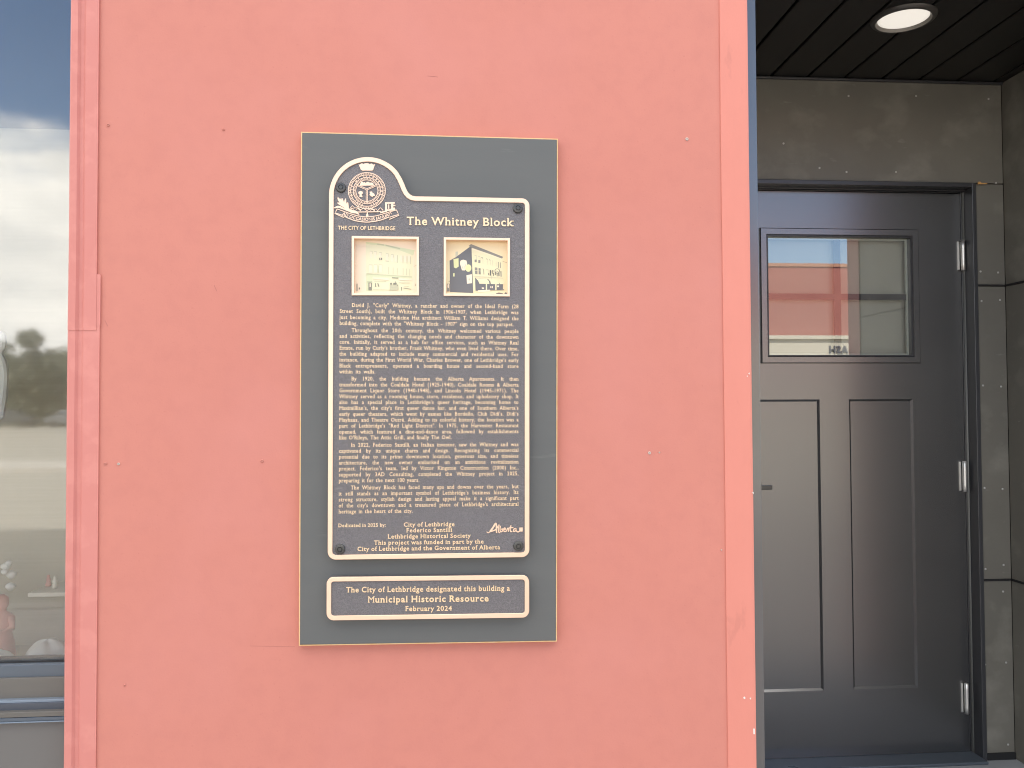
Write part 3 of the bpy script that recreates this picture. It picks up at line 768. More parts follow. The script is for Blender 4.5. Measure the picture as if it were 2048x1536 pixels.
I2 = [('fac', [(255, 690), (318, 660), (318, 1180), (255, 1200)]), ('dark', [(320, 672), (450, 600), (790, 350), (812, 400), (838, 1385), (330, 1362)]), ('mid', [(450, 475), (505, 472), (505, 560), (448, 595)]),
      ('fac', [(802, 400), (1485, 610), (1495, 1190), (1490, 1330), (838, 1340)]), ('grey', [(736, 352), (790, 308), (1495, 588), (1470, 628), (1180, 520), (812, 392)]), ('white', [(806, 400), (1180, 535), (1470, 632), (1470, 642), (806, 420)]),
      ('green', [(405, 640), (515, 618), (520, 802), (460, 842), (415, 822)]), ('white', [(550, 700), (570, 665), (620, 650), (690, 672), (705, 740), (690, 850), (650, 888), (590, 884), (568, 800), (550, 750)]), ('green', el(732, 836, 66, 82)),
      ('white', [(690, 992), (810, 970), (813, 1166), (702, 1180)]), ('mid', el(752, 1085, 18, 26, 8)), ('green', rc(397, 948, 430, 1020)), ('mid', ln_(600, 800, 615, 850, 16)), ('mid', ln_(640, 790, 640, 850, 12)), ('mid', ln_(665, 745, 668, 800, 12)),
      ('grey', rc(868, 650, 915, 708)), ('grey', rc(950, 660, 996, 724)), ('mid', ln_(868, 556, 908, 560, 14)), ('mid', ln_(908, 556, 910, 650, 8)), ('mid', ln_(945, 575, 985, 580, 14)), ('mid', ln_(988, 580, 990, 660, 8)), ('grey', ln_(1020, 600, 1050, 620, 16)), ('mid', ln_(1050, 610, 1052, 740, 8)),
      ('grey', ln_(1125, 630, 1150, 645, 12)), ('mid', ln_(1152, 645, 1156, 760, 7)), ('grey', ln_(1190, 650, 1212, 665, 12)), ('mid', ln_(1214, 665, 1218, 770, 7)), ('mid', ln_(1262, 665, 1266, 785, 8)), ('mid', ln_(1340, 690, 1345, 800, 8)), ('grey', ln_(1388, 700, 1390, 830, 14)), ('grey', ln_(1432, 712, 1436, 835, 14)),
      ('grey', [(872, 820), (930, 826), (932, 970), (878, 964)]), ('grey', [(955, 836), (1000, 840), (1002, 975), (958, 970)]), ('fac', ln_(875, 892, 1000, 900, 8)), ('grey', ln_(1066, 855, 1072, 978, 11)), ('mid', ln_(1030, 850, 1075, 854, 8)), ('mid', ln_(1110, 862, 1165, 870, 8)), ('mid', ln_(1166, 870, 1168, 960, 8)),
      ('ink', ln_(1215, 880, 1215, 1000, 26)), ('ink', ln_(1175, 950, 1180, 990, 16)), ('ink', ln_(1255, 890, 1285, 905, 16)), ('ink', ln_(1255, 890, 1255, 950, 14)), ('ink', ln_(1255, 950, 1285, 945, 14)), ('ink', ln_(1284, 945, 1284, 1005, 14)), ('grey', el(1365, 900, 58, 55)), ('fac', el(1365, 898, 42, 40)), ('grey', ln_(1340, 900, 1390, 915, 12)),
      ('ink', ln_(1320, 930, 1330, 990, 12)), ('ink', ln_(1362, 950, 1364, 1015, 12)), ('grey', ln_(1400, 940, 1402, 1010, 26)), ('grey', ln_(1445, 900, 1450, 1025, 18)), ('mid', ln_(1238, 980, 1242, 1280, 7)), ('mid', ln_(840, 1012, 1490, 1060, 9)),
      ('dark', [(880, 1050), (1150, 1075), (1500, 1180), (1490, 1190), (1490, 1318), (890, 1335)]), ('fac', [(836, 1018), (880, 1022), (886, 1350), (850, 1352)]), ('fac', [(893, 1058), (1140, 1074), (1185, 1130), (1195, 1186), (975, 1180), (945, 1110)]), ('fac', [(1170, 1085), (1355, 1092), (1400, 1150), (1410, 1190), (1225, 1186), (1215, 1130)]),
      ('fac', [(1375, 1100), (1500, 1105), (1530, 1190), (1425, 1190)]), ('fac', rc(1115, 1188, 1142, 1335)), ('fac', rc(1320, 1190, 1350, 1320)), ('white', [(945, 1325), (1205, 1312), (1208, 1350), (945, 1362)]), ('white', rc(1215, 1235, 1235, 1275)), ('white', rc(1250, 1232, 1266, 1278)), ('white', [(1025, 1262), (1075, 1266), (1075, 1292), (1028, 1290)]),
      ('white', rc(1365, 1220, 1405, 1255)), ('grey', [(1440, 1310), (1520, 1298), (1510, 1322), (1435, 1325)]), ('fac', [(258, 1366), (840, 1392), (1200, 1355), (1600, 1325), (1600, 1420), (258, 1420)]), ('ink', [(1340, 1390), (1400, 1372), (1480, 1388), (1500, 1408), (1330, 1410)]), ('ink', [(1520, 1396), (1550, 1366), (1600, 1385), (1600, 1412), (1530, 1412)]),
      ('grey', rc(262, 1180, 322, 1350)), ('white', el(292, 1230, 18, 50, 8)), ('ink', ln_(300, 1130, 345, 1118, 10)), ('grey', ln_(1485, 690, 1590, 720, 7))]
I1 = [('pfac', [(455, 262), (760, 290), (1530, 440), (1490, 560), (1475, 1335), (470, 1345)]), ('pgreen', [(450, 262), (700, 285), (1220, 392), (1530, 446), (1500, 560), (1215, 450), (860, 350), (480, 310)]), ('pgreen', rc(465, 965, 600, 1340)), ('pgreen', [(600, 975), (1470, 1020), (1470, 1050), (600, 1030)]),
      ('pline', [(700, 300), (860, 318), (860, 340), (700, 320)]), ('pline', [(890, 318), (1210, 400), (1210, 425), (890, 345)])]
for x, y in ((545, 470), (640, 480), (750, 500), (900, 525), (1010, 545)):
    I1 += [('pline', ln_(x, y - 8, x + 55, y - 2, 9)), ('pale', rc(x, y + 5, x + 50, y + 150)), ('pline', ln_(x + 56, y, x + 56, y + 60, 7))]
for x in (1150, 1272, 1360, 1440): I1 += [('pline', ln_(x, 550 + (x - 1150) * .1, x, 720 + (x - 1150) * .1, 10)), ('pale', rc(x - 60, 560, x - 12, 700))]
for x in (525, 635, 745): I1 += [('pale', rc(x, 770, x + 70, 940)), ('pline', ln_(x, 762, x + 80, 768, 7))]
for x in (960, 1056, 1146, 1275, 1352, 1420): I1 += [('pline', ln_(x, 815 + (x - 960) * .08, x, 965 + (x - 960) * .08, 8))]
I1 += [('pgreen', rc(705, 780, 735, 930)), ('pdark', rc(752, 610, 815, 658)), ('pale', rc(775, 615, 790, 650)), ('pline', ln_(890, 680, 965, 686, 14)), ('pline', ln_(470, 962, 600, 966, 13)), ('pline', ln_(600, 968, 1470, 1026, 8)), ('pdark', rc(515, 1160, 590, 1325)), ('pline', rc(480, 1130, 600, 1145)), ('pale', rc(540, 1170, 565, 1250)),
       ('pale', [(620, 1040), (960, 1062), (960, 1105), (620, 1075)]), ('pale', [(1180, 1060), (1470, 1075), (1470, 1110), (1180, 1100)]), ('pline', ln_(640, 1130, 900, 1130, 7)), ('pdark', rc(990, 1160, 1030, 1200)), ('pdark', rc(1060, 1160, 1120, 1200)), ('pline', rc(985, 1210, 1170, 1320)), ('pdark', ln_(1100, 1130, 1160, 1230, 12)),
       ('pdark', ln_(1030, 1050, 1170, 1056, 18)), ('pdark', ln_(670, 1170, 670, 1240, 16)), ('pdark', ln_(720, 1170, 745, 1245, 20)), ('pdark', ln_(655, 1240, 690, 1240, 12)), ('pline', ln_(1190, 1160, 1420, 1165, 12)), ('pdark', ln_(1285, 1275, 1450, 1300, 12)), ('pline', ln_(1290, 1240, 1400, 1240, 8)), ('pdark', ln_(1240, 1250, 1240, 1330, 14)), ('pdark', ln_(1540, 1180, 1545, 1230, 10)),
       ('pline', ln_(1510, 800, 1575, 775, 10)), ('pdark', el(318, 1285, 16, 24, 8)), ('pdark', rc(255, 1180, 275, 1340)), ('pline', ln_(620, 1310, 1150, 1320, 9))]
for i, (ox, oy, it, b, lab) in enumerate(((690, 460, I1, 'pale', 'faded pale photo of the building front'), (870, 460, I2, 'bg', 'dark contrasty photo of the building seen from its corner'))):
    f = frames[i]
    mb = MB().rim(f[0], f[1], YP, YF - 0.004, ch=0.0004)
    fo = tag(obj('picture_frame', mb, M['bronze'], pq))
    tag(obj('photo', make_photo(ox, oy, f, it, b), PHM, fo), lab)

# small plaque below ----------------------------------------------------
sp_px = (smooth_path([('a', (667.5, 1168.5), 14.3, 180, 92, 7)]) + smooth_path([('a', (1044.2, 1164.6), 14.3, 88, 0, 7)]) + smooth_path([('a', (1044.2, 1221.2), 14.3, 0, -88, 7)]) + smooth_path([('a', (667.3, 1226.6), 14.3, -92, -180, 7)]))
so_ = [at(px, py, YR) for px, py in sp_px]
si_ = inset(so_, 8.8 * PX)
sp = thing('designation_plaque', (at(857, 1240, YBD)[0], YBD, at(857, 1240, YBD)[1]), 'small oblong bronze plaque with three lines of text below the large plaque', 'plaque')
obj('plate', MB().prism(so_, YBD, YF), M['field'], sp)
obj('border', MB().rim(so_, si_, YF + 0.0002, YR), M['bronze'], sp)
mb = MB(); z4 = 0.2637
for (t_, x0, x1, y0, y1, cap, bo) in (('The City of Lethbridge designated this building a', 388, 1633, 321, 308, 10.4, 0.016), ('Municipal Historic Resource', 551, 1474, 398, 388, 12.2, 0.022), ('February 2024', 836, 1194, 462, 459, 9.4, 0.016)):
    line(mb, t_, pl(590 + x0 * z4, 1100 + y0 * z4), pl(590 + x1 * z4, 1100 + y1 * z4), cap * PX, YF, 0.0014, bold=bo, res=3)
obj('plaque_lettering', mb, M['letter'], sp)

# ------------------------------------------------------------------ entrance recess
def spots(parent, y, pts, r=2.2, m='screw'):
    for px, py in pts:
        x, z = at(px, py, y)
        rr = r * 3.04 / FPX
        obj('screw', MB().lathe_y(x, z, [(rr, y + 0.002), (rr, y - 0.001), (rr * 0.5, y - 0.0018)], 8), M[m], parent)
DX0, DX1 = at(1427, 800, YB + 0.06)[0], at(1924, 800, YB + 0.06)[0]     # door slab
DZ0, DZ1 = ZF + 0.012, at(1700, 386, YB + 0.06)[1]
FX1 = at(1961, 800, YB - 0.012)[0]; FX0 = DX0 - (FX1 - DX1)               # outside of the door frame
FZ1 = at(1700, 361, YB - 0.012)[1]
rw = thing('recess_back_wall', ((XR + XS) / 2, YB, ZF), 'charcoal cement board wall behind and above the dark door, smudged near the soffit', 'wall')
zj1, zj2 = at(1985, 571, YB)[1], at(1992, 1160, YB)[1]
g = 0.004
for (x0, x1, z0, z1) in ((XR - 0.3, XS, FZ1 + 0.002, ZC), (FX1 + 0.002, XS, zj1 + g, FZ1 - 0.002), (FX1 + 0.002, XS, zj2 + g, zj1 - g), (FX1 + 0.002, XS, ZF, zj2 - g), (XR - 0.3, FX0 - 0.002, ZF, FZ1 - 0.002)):
    obj('cladding_board', MB().box(x0, x1, YB, YB + 0.012, z0, z1), M['cladding'], rw, bevel=0.001)
obj('gap_backing', MB().box(FX1 + 0.003, XS + 0.01, YB + 0.0135, YB + 0.03, ZF, FZ1 + 0.1), M['gap'], rw)
for z in (zj1, zj2):
    obj('joint_trim', MB().box(FX1 + 0.003, XS - 0.002, YB - 0.003, YB + 0.011, z - g + 0.001, z + g - 0.001), M['gap'], rw)
spots(rw, YB, [(1697, 192), (1832, 192), (1977, 198), (1639, 336), (1792, 344), (1693, 344), (1992, 366), (1961, 543), (1996, 545), (1963, 602), (2000, 600), (1966, 771), (2002, 773), (1969, 976), (2005, 978), (1971, 1138), (2007, 1130), (1966, 1183), (2006, 1183), (1970, 1329), (2012, 1325), (1970, 1490), (2016, 1489), (1567, 287)])
# right side wall and the left return
sd = thing('recess_side_wall', (XS, YB / 2, ZF), 'charcoal cement board side wall at the right of the dark door', 'wall')
for z0, z1 in ((zj1 + g, ZC), (zj2 + g, zj1 - g), (ZF, zj2 - g)):
    obj('cladding_board', MB().box(XS + 0.001, XS + 0.013, 0.103, YB - 0.001, z0, z1), M['cladding'], sd, bevel=0.001)
obj('gap_backing', MB().box(XS + 0.0145, XS + 0.10, 0.101, YB + 0.2, ZF - 0.05, ZC + 0.1), M['gap'], sd)
for z in (zj1, zj2): obj('joint_trim', MB().box(XS - 0.003, XS + 0.012, 0.106, YB - 0.004, z - g + 0.001, z + g - 0.001), M['gap'], sd)
for py_, px_ in ((0.95, 2.25), (0.95, 1.35), (0.95, 0.55), (0.55, 2.25), (0.55, 1.35), (0.9, 1.9), (0.9, 1.0)):
    obj('screw', MB().tube([(XS + 0.003, py_, px_), (XS - 0.001, py_, px_)], 0.004, 8), M['screw'], sd)
obj('base_trim', MB().box(FX1 + 0.003, XS - 0.001, YB - 0.008, YB - 0.0005, ZF, ZF + 0.025), M['gap'], rw)
lw = thing('recess_left_wall', (XR, YB / 2, ZF), 'charcoal cement board return running from the red wall back to the door', 'wall')
obj('cladding_board', MB().box(XR - 0.10, XR - 0.002, 0.205, YB - 0.002, ZF, ZC), M['cladding'], lw)
# right pier of the entrance, red with a red returned edge
rp = thing('red_pier', (XS + 0.5, 0.1, 0), 'salmon red pier beyond the entrance at the right', 'wall')
obj('wall_panel', MB().box(XS + 0.111, XS + 1.3, -0.015, 0.2, 0, TOP), M['red'], rp)
obj('flashing', MB().box(XS - 0.004, XS + 0.110, -0.022, 0.100, ZF, ZC - 0.006), M['red_trim'], rp)

# soffit of dark planks
sf = thing('plank_soffit', ((XR + XS) / 2, YB / 2, ZC), 'black wooden plank soffit over the entrance recess', 'soffit')
gx = [at(px, 156, YB)[0] for px in (1541, 1613.6, 1687, 1762, 1836, 1911)]
stp = (gx[-1] - gx[0]) / 5
xs_ = [gx[0] - stp * k for k in range(4, 0, -1)] + gx + [gx[-1] + stp * k for k in range(1, 4)]
for a, b in zip(xs_[:-1], xs_[1:]):
    a, b = max(a, XR - 0.02), min(b, XS + 0.01)
    if b - a < 0.02: continue
    obj('plank', MB().box(a + 0.004, b - 0.004, 0.02, YB + 0.012, ZC + 0.0005, ZC + 0.018), M['plank'], sf, bevel=0.005, seg=3)
obj('soffit_backing', MB().box(XR - 0.1, XS + 0.02, 0.02, YB + 0.05, ZC + 0.0185, ZC + 0.05), M['gap'], sf)
obj('edge_trim', MB().box(XR, XS, YB - 0.014, YB - 0.001, ZC - 0.009, ZC - 0.0006), M['frame'], sf, bevel=0.002)

# recessed lamp
lx, ly = at_z(1807, 36, ZC)
a_, b_ = at_z(1757, 50, ZC), at_z(1860, 22, ZC)
LR = 0.5 * math.dist(a_, b_) * 0.98
em = bpy.data.materials.new('lit_lens'); em.use_nodes = True
e_ = em.node_tree.nodes['Principled BSDF']; e_.inputs['Emission Color'].default_value = (1.0, 0.93, 0.82, 1); e_.inputs['Emission Strength'].default_value = 0.22; e_.inputs['Base Color'].default_value = (0.6, 0.6, 0.58, 1)
lt = thing('ceiling_light', (lx, ly, ZC), 'round recessed ceiling light, lit white, in the black plank soffit', 'light')
obj('trim_ring', MB().lathe_z(lx, ly, [(LR * 1.10, ZC - 0.010), (LR * 1.16, ZC - 0.0115), (LR * 1.24, ZC - 0.008), (LR * 1.31, ZC - 0.003), (LR * 1.32, ZC + 0.0004)], 48, smooth=True, cap=False), mat('black_lamp_trim', (0.045, 0.043, 0.04), 0.35), lt)
obj('reflector', MB().lathe_z(lx, ly, [(LR * 1.02, ZC - 0.0008), (LR * 1.07, ZC - 0.006), (LR * 1.10, ZC - 0.010)], 48, smooth=True, cap=False), mat('grey_lamp_reflector', (0.22, 0.21, 0.19), 0.4), lt)
obj('lens', MB().lathe_z(lx, ly, [(LR * 1.03, ZC - 0.0005), (LR * 0.9, ZC - 0.0015), (LR * 0.3, ZC - 0.003)], 48, smooth=True), em, lt)

# ------------------------------------------------------------------ door
YD = YB + 0.05                     # face of the slab
dr = thing('entrance_door', ((DX0 + DX1) / 2, YD, ZF), 'dark charcoal craftsman door with one square window and two tall sunk panels', 'door')
YT = YD - 0.009
wo_ = [at(1511, 726.5, YT), at(1842, 726.5, YT), at(1842, 459, YT), at(1511, 459, YT)]
wo_ = [(wo_[0][0], wo_[0][1]), (wo_[1][0], wo_[0][1]), (wo_[1][0], wo_[2][1]), (wo_[0][0], wo_[2][1])]
wcx = (DX0 + DX1) / 2 + 0.004
ww_ = wo_[1][0] - wcx
wo_ = [(wcx - ww_, wo_[0][1]), (wcx + ww_, wo_[0][1]), (wcx + ww_, wo_[2][1]), (wcx - ww_, wo_[2][1])]
wi_ = inset(wo_, 0.0265)
pr = [at(1707, 1379, YD), at(1836, 1379, YD), at(1836, 798, YD), at(1707, 798, YD)]
pr = [(pr[0][0], pr[0][1]), (pr[1][0], pr[0][1]), (pr[1][0], pr[2][1]), (pr[0][0], pr[2][1])]
xre = at(1642, 1000, YD)[0]; pw = pr[1][0] - pr[0][0]
plp = [(xre - pw, pr[0][1]), (xre, pr[0][1]), (xre, pr[2][1]), (xre - pw, pr[2][1])]
slab = holed([(DX0, DZ0), (DX1, DZ0), (DX1, DZ1), (DX0, DZ1)], [wi_, pr, plp], YD)
sdm = MB().prism([(DX0, DZ0), (DX1, DZ0), (DX1, DZ1), (DX0, DZ1)], YD + 0.044, YD + 0.0001); sdm.f.pop(); sdm.m.pop(); sdm.sm.pop()
slab.add(sdm.v, sdm.f)
for q in (pr, plp):                # sloped moulding and flat of each sunk panel
    q2_ = inset(q, 0.008); n = 4
    vs = [(x, YD, z) for x, z in q] + [(x, YD + 0.0065, z) for x, z in q2_]
    slab.add(vs, [(i, (i + 1) % 4, 4 + (i + 1) % 4, 4 + i) for i in range(4)] + [(4, 5, 6, 7)])
wrv = [(x, YD, z) for x, z in wi_] + [(x, YD + 0.044, z) for x, z in wi_]
slab.add(wrv, [(i, (i + 1) % 4, 4 + (i + 1) % 4, 4 + i) for i in range(4)])
sl_o = obj('slab', slab, M['black'], dr)
obj('window_trim', MB().rim(wo_, wi_, YD - 0.0002 + 0.0004, YT, ch=0.003), M['black'], dr)
obj('window_trim', MB().rim(inset(wi_, -0.0005), inset(wi_, 0.005), YD + 0.02, YT + 0.004, ch=0.001), M['frame'], dr)
YGL = YD + 0.012
gl = obj('window_glass', MB().prism(inset(wi_, 0.0012), YGL + 0.004, YGL), M['glass_door'], dr); 
spc = MB().rim(inset(wi_, 0.002), inset(wi_, 0.012), YGL + 0.016, YGL + 0.0065, ch=0.001)
obj('glazing_spacer', spc, M['spacer'], gl)
mx_, mz_ = (wi_[0][0] + wi_[1][0]) / 2, (wi_[0][1] + wi_[2][1]) / 2
obj('muntin', MB().box(mx_ - 0.013, mx_ + 0.013, YGL + 0.007, YGL + 0.013, wi_[0][1] + 0.012, wi_[2][1] - 0.012), M['muntin'], gl)
obj('muntin', MB().box(wi_[0][0] + 0.012, wi_[1][0] - 0.012, YGL + 0.0064, YGL + 0.0136, mz_ - 0.011, mz_ + 0.011), M['muntin'], gl)
obj('blind', MB().box(wi_[0][0] - 0.02, wi_[1][0] + 0.02, YD + 0.050, YD + 0.053, wi_[0][1] - 0.02, wi_[2][1] + 0.02), M['door_blind'], gl)  # made-up sheet, added behind the pane to veil its reflections in grey
# frame
fm = MB()
def jamb(x0, x1, z0, z1): fm.box(x0, x1, YB - 0.012, YD + 0.07, z0, z1)
fw = 0.017
jamb(FX1 - fw, FX1, ZF, FZ1); jamb(FX0, FX0 + fw, ZF, FZ1); jamb(FX0 + fw, FX1 - fw, FZ1 - fw, FZ1)
# rebate behind the face that the slab sits against
fm.box(DX1 + 0.004, FX1 - fw, YD + 0.002, YD + 0.07, ZF, FZ1 - fw); fm.box(FX0 + fw, DX0 - 0.004, YD + 0.002, YD + 0.07, ZF, FZ1 - fw)
fm.box(DX0 - 0.004, DX1 + 0.004, YD + 0.002, YD + 0.07, DZ1 + 0.004, FZ1 - fw)
obj('door_frame', fm, M['frame'], dr, bevel=0.002)
obj('head_stop', MB().box(DX0, DX1 + 0.02, YD - 0.016, YD + 0.001, DZ1 + 0.006, DZ1 + 0.018), M['frame'], dr, bevel=0.002)
obj('side_stop', MB().tube([(DX1 + 0.014, YD - 0.002, ZF + 0.01), (DX1 + 0.014, YD - 0.002, DZ1 + 0.005)], 0.009, 12), M['strip'], dr)
obj('threshold', MB().box(FX0 + fw, FX1 - fw, YB - 0.045, YD + 0.07, ZF + 0.0005, ZF + 0.011), M['alu'], dr, bevel=0.003)
for py0, py1, pxh in ((481, 541, 1922.5), (922, 983, 1926), (1366, 1427, 1930)):
    x, z1 = at(pxh, py0, YD - 0.008); z0 = at(pxh, py1, YD - 0.008)[1]
    hb = MB().tube([(x + 0.003, YD - 0.012, z0 + (z1 - z0) * k / 5) for k in range(6)], 0.0075, 12)
    hb.box(x - 0.012, x - 0.005, YD - 0.003, YD + 0.001, z0 + 0.003, z1 - 0.003)
    obj('hinge', hb, M['steel'], dr)
sliver('exposed_wood', [(1955, 364), (1960, 363), (1963, 366), (1975, 366), (1973, 368.5), (1956, 368.5)], YB - 0.0125, mat('fresh_wood', (0.5, 0.27, 0.09), 0.8), dr, 0.001)
# lever handle, its tip just showing past the corner trim
hx, hz = at(1543, 973, YD - 0.05)
hb = MB().lathe_y(hx - 0.125, hz - 0.004, [(0.032, YD + 0.001), (0.032, YD - 0.006), (0.028, YD - 0.009), (0.011, YD - 0.011), (0.010, YD - 0.048)], 24)
hb.box(hx - 0.135, hx, YD - 0.060, YD - 0.047, hz - 0.011, hz + 0.005)
obj('handle', hb, M['bolt'], dr, bevel=0.002)

# ------------------------------------------------------------------ shop window at the left
sw_ = thing('shop_window', (XL - 1.2, YG, 0.5), 'tall shop window left of the red wall reflecting clouds and trees', 'window')
zs = lambda py, y: at(70, py, y)[1]
WX0 = XL - 2.4; WX1 = XL - 0.002
zsill = zs(1322, YG - 0.004)
obj('glass_pane', MB().box(WX0, WX1 + 0.0, YG, YG + 0.006, zsill - 0.02, 2.95), M['glass_shop'], sw_)
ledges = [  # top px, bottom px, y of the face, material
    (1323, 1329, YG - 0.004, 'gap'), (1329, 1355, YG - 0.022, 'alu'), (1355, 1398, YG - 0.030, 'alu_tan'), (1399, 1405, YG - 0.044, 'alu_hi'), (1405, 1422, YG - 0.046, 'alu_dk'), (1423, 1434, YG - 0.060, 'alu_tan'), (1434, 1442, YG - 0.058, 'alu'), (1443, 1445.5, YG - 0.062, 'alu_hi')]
M['alu_hi'] = mat('pale_blue_aluminium', (0.17, 0.21, 0.26), 0.35, 0.2)  # paler blue paints in the sky's sheen on the ledge tops
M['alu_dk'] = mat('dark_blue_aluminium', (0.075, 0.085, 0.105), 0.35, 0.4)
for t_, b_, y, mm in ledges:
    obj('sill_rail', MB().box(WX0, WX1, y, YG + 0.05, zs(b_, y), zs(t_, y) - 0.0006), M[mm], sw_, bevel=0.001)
obj('infill_panel', MB().box(WX0, WX1, YG - 0.05, YG + 0.05, 0.10, zs(1445.5, YG - 0.062) - 0.002), M['grey_panel'], sw_)
obj('head_rail', MB().box(WX0, WX1, 0.0, 0.14, 2.951, TOP), M['alu'], sw_)
obj('mullion', MB().box(WX0 - 0.06, WX0 - 0.001, 0.0, 0.14, 0.1, TOP), M['alu'], sw_)
# the display behind it
zi = zs(1334, 0.25)
ds = thing('display_window_room', (XL - 1.0, 0.9, zi), 'dim display space behind the shop window pane', 'room')
obj('display_floor', MB().box(WX0 - 0.1, XR - 0.2, YG + 0.06, 1.5, zi - 0.05, zi), M['cream'], ds)
obj('screen_blind', MB().box(WX0 - 0.06, XR - 0.2, 0.45, 0.453, zi + 0.001, at(70, 258, 0.45)[1]), M['screen'], ds)
obj('display_back', MB().box(WX0 - 0.1, XR - 0.2, 1.5, 1.55, 0, TOP), M['interior'], ds)
obj('display_side', MB().box(WX0 - 0.12, WX0 - 0.07, 0.15, 1.5, 0, TOP), M['interior'], ds)
def inside(px, py, y): return at(px, py, y)
def mound(name, cx_, cy_, w, h, dep, seed, label, pts=None):
    rnd = random.Random(seed); bm = bmesh.new(); n, k = 28, 12
    vs = []; fs = []
    for j in range(k + 1):
        t = j / k
        for i in range(n):
            a = 2 * math.pi * i / n
            r = math.cos(t * math.pi / 2) ** 0.75 * (1 + 0.10 * math.sin(3 * a + seed) + 0.06 * math.sin(7 * a + t * 4 + seed))
            z = h * (math.sin(t * math.pi / 2) ** 0.9) * (1 + 0.05 * math.sin(4 * a + 2 * seed))
            vs.append((cx_ + r * w * math.cos(a) + 0.25 * w * t * 0.3, cy_ + r * dep * math.sin(a), zi + z))
    for j in range(k):
        for i in range(n): fs.append((j * n + i, j * n + (i + 1) % n, (j + 1) * n + (i + 1) % n, (j + 1) * n + i))
    fs.append(tuple(k * n + i for i in range(n)))
    mb = MB().add(vs, fs, 0, True)
    return tag(obj(name, mb, M['cloth'], base=(cx_, cy_, zi)), label, 'cloth')
yi = 0.19
c1 = inside(92, 1322, yi); t1 = inside(92, 1281, yi)
mound('white_cloth', c1[0], yi, 41 * 2.3 / FPX, t1[1] - zi, 0.07, 1, 'heaped white cloth on the display floor beside the red wall')
c2 = inside(-10, 1322, yi); t2 = inside(0, 1303, yi)
mound('white_cloth', c2[0], yi, 34 * 2.3 / FPX, t2[1] - zi, 0.06, 3, 'low white cloth heap at the left edge of the shop window')
# pink figurine
yp_ = 0.28
p0 = inside(2, 1300, yp_); p1 = inside(2, 1189, yp_); Hh = p1[1] - zi
fg = thing('pink_figurine', (p0[0], yp_, zi), 'pink clay figurine standing in the shop window above the white heap', 'figurine')
obj('body', MB().lathe_z(p0[0], yp_, [(0.030, zi), (0.034, zi + Hh * .1), (0.030, zi + Hh * .3), (0.024, zi + Hh * .45), (0.030, zi + Hh * .58), (0.026, zi + Hh * .7), (0.012, zi + Hh * .76), (0.011, zi + Hh * .79), (0.017, zi + Hh * .86), (0.016, zi + Hh * .95), (0.006, zi + Hh)], 20, smooth=True), M['pinkclay'], fg)
obj('arm', MB().tube([(p0[0] + 0.026, yp_ - 0.005, zi + Hh * .68), (p0[0] + 0.036, yp_ - 0.02, zi + Hh * .55), (p0[0] + 0.008, yp_ - 0.034, zi + Hh * .5)], [0.009, 0.008, 0.007], 10), M['pinkclay'], fg)
obj('arm', MB().tube([(p0[0] - 0.026, yp_ - 0.005, zi + Hh * .68), (p0[0] - 0.036, yp_ - 0.02, zi + Hh * .55), (p0[0] - 0.006, yp_ - 0.034, zi + Hh * .53)], [0.009, 0.008, 0.007], 10), M['pinkclay'], fg)
# glass shelf edge with small ornaments, and the hanging white garment
ysh = 0.32
s0 = inside(55, 1186, ysh); s1 = inside(190, 1189, ysh)
zsh = s0[1]
sh = thing('display_shelf', ((s0[0] + s1[0]) / 2, ysh, zsh), 'pale narrow shelf in the shop window carrying a small ornament', 'shelf')
obj('board', MB().box(s0[0], s1[0] + 0.2, ysh, ysh + 0.16, zsh - 0.011, zsh), M['ivory'], sh, bevel=0.002)
obj('bracket', MB().box(s1[0] - 0.02, s1[0], ysh + 0.06, ysh + 0.14, zi, zsh - 0.0115), M['interior'], sh)
def ornament(px, py0, py1, y, name, label, m, zb):
    x, zt = inside(px, py0, y); h = max(0.03, zt - zb)
    mb = MB().lathe_z(x, y, [(h * .22, zb), (h * .26, zb + h * .15), (h * .16, zb + h * .4), (h * .2, zb + h * .6), (h * .1, zb + h * .78), (h * .15, zb + h * .9), (h * .05, zb + h)], 16, smooth=True)
    return tag(obj(name, mb, M[m], base=(x, y, zb)), label, 'ornament')
ornament(110, 1152, 1186, ysh + 0.05, 'ornament', 'small ivory ornament standing on the pale shelf in the shop window', 'ivory', zsh + 0.0005)
ornament(97, 1156, 1186, ysh + 0.08, 'ornament', 'small brownish pink ornament left of the ivory one on the shelf', 'pinkclay', zsh + 0.0005)
# tall vase-like lamp of white blossoms at the left edge
yv = 0.36
v0 = inside(4, 1190, yv); v1 = inside(4, 1126, yv)
fl = thing('flower_ornament', (v0[0], yv, zi), 'white blossom ornament on a thin stem at the left edge of the shop window', 'ornament')
obj('stem', MB().tube([(v0[0] - 0.012, yv, zi), (v0[0] - 0.01, yv, (zi + v0[1]) / 2), (v0[0] - 0.006, yv, v0[1])], 0.004), M['ivory'], fl)
rnd = random.Random(4)
for i in range(9):
    px_ = v0[0] + rnd.uniform(-0.03, 0.02); z_ = v0[1] + (v1[1] - v0[1]) * i / 8; r_ = rnd.uniform(0.008, 0.014)
    obj('blossom', MB().lathe_z(px_, yv + rnd.uniform(-.02, .02), [(r_ * .3, z_ - r_), (r_, z_ - r_ * .2), (r_ * .9, z_ + r_ * .3), (r_ * .2, z_ + r_ * .7)], 10, smooth=True), M['cloth'], fl)
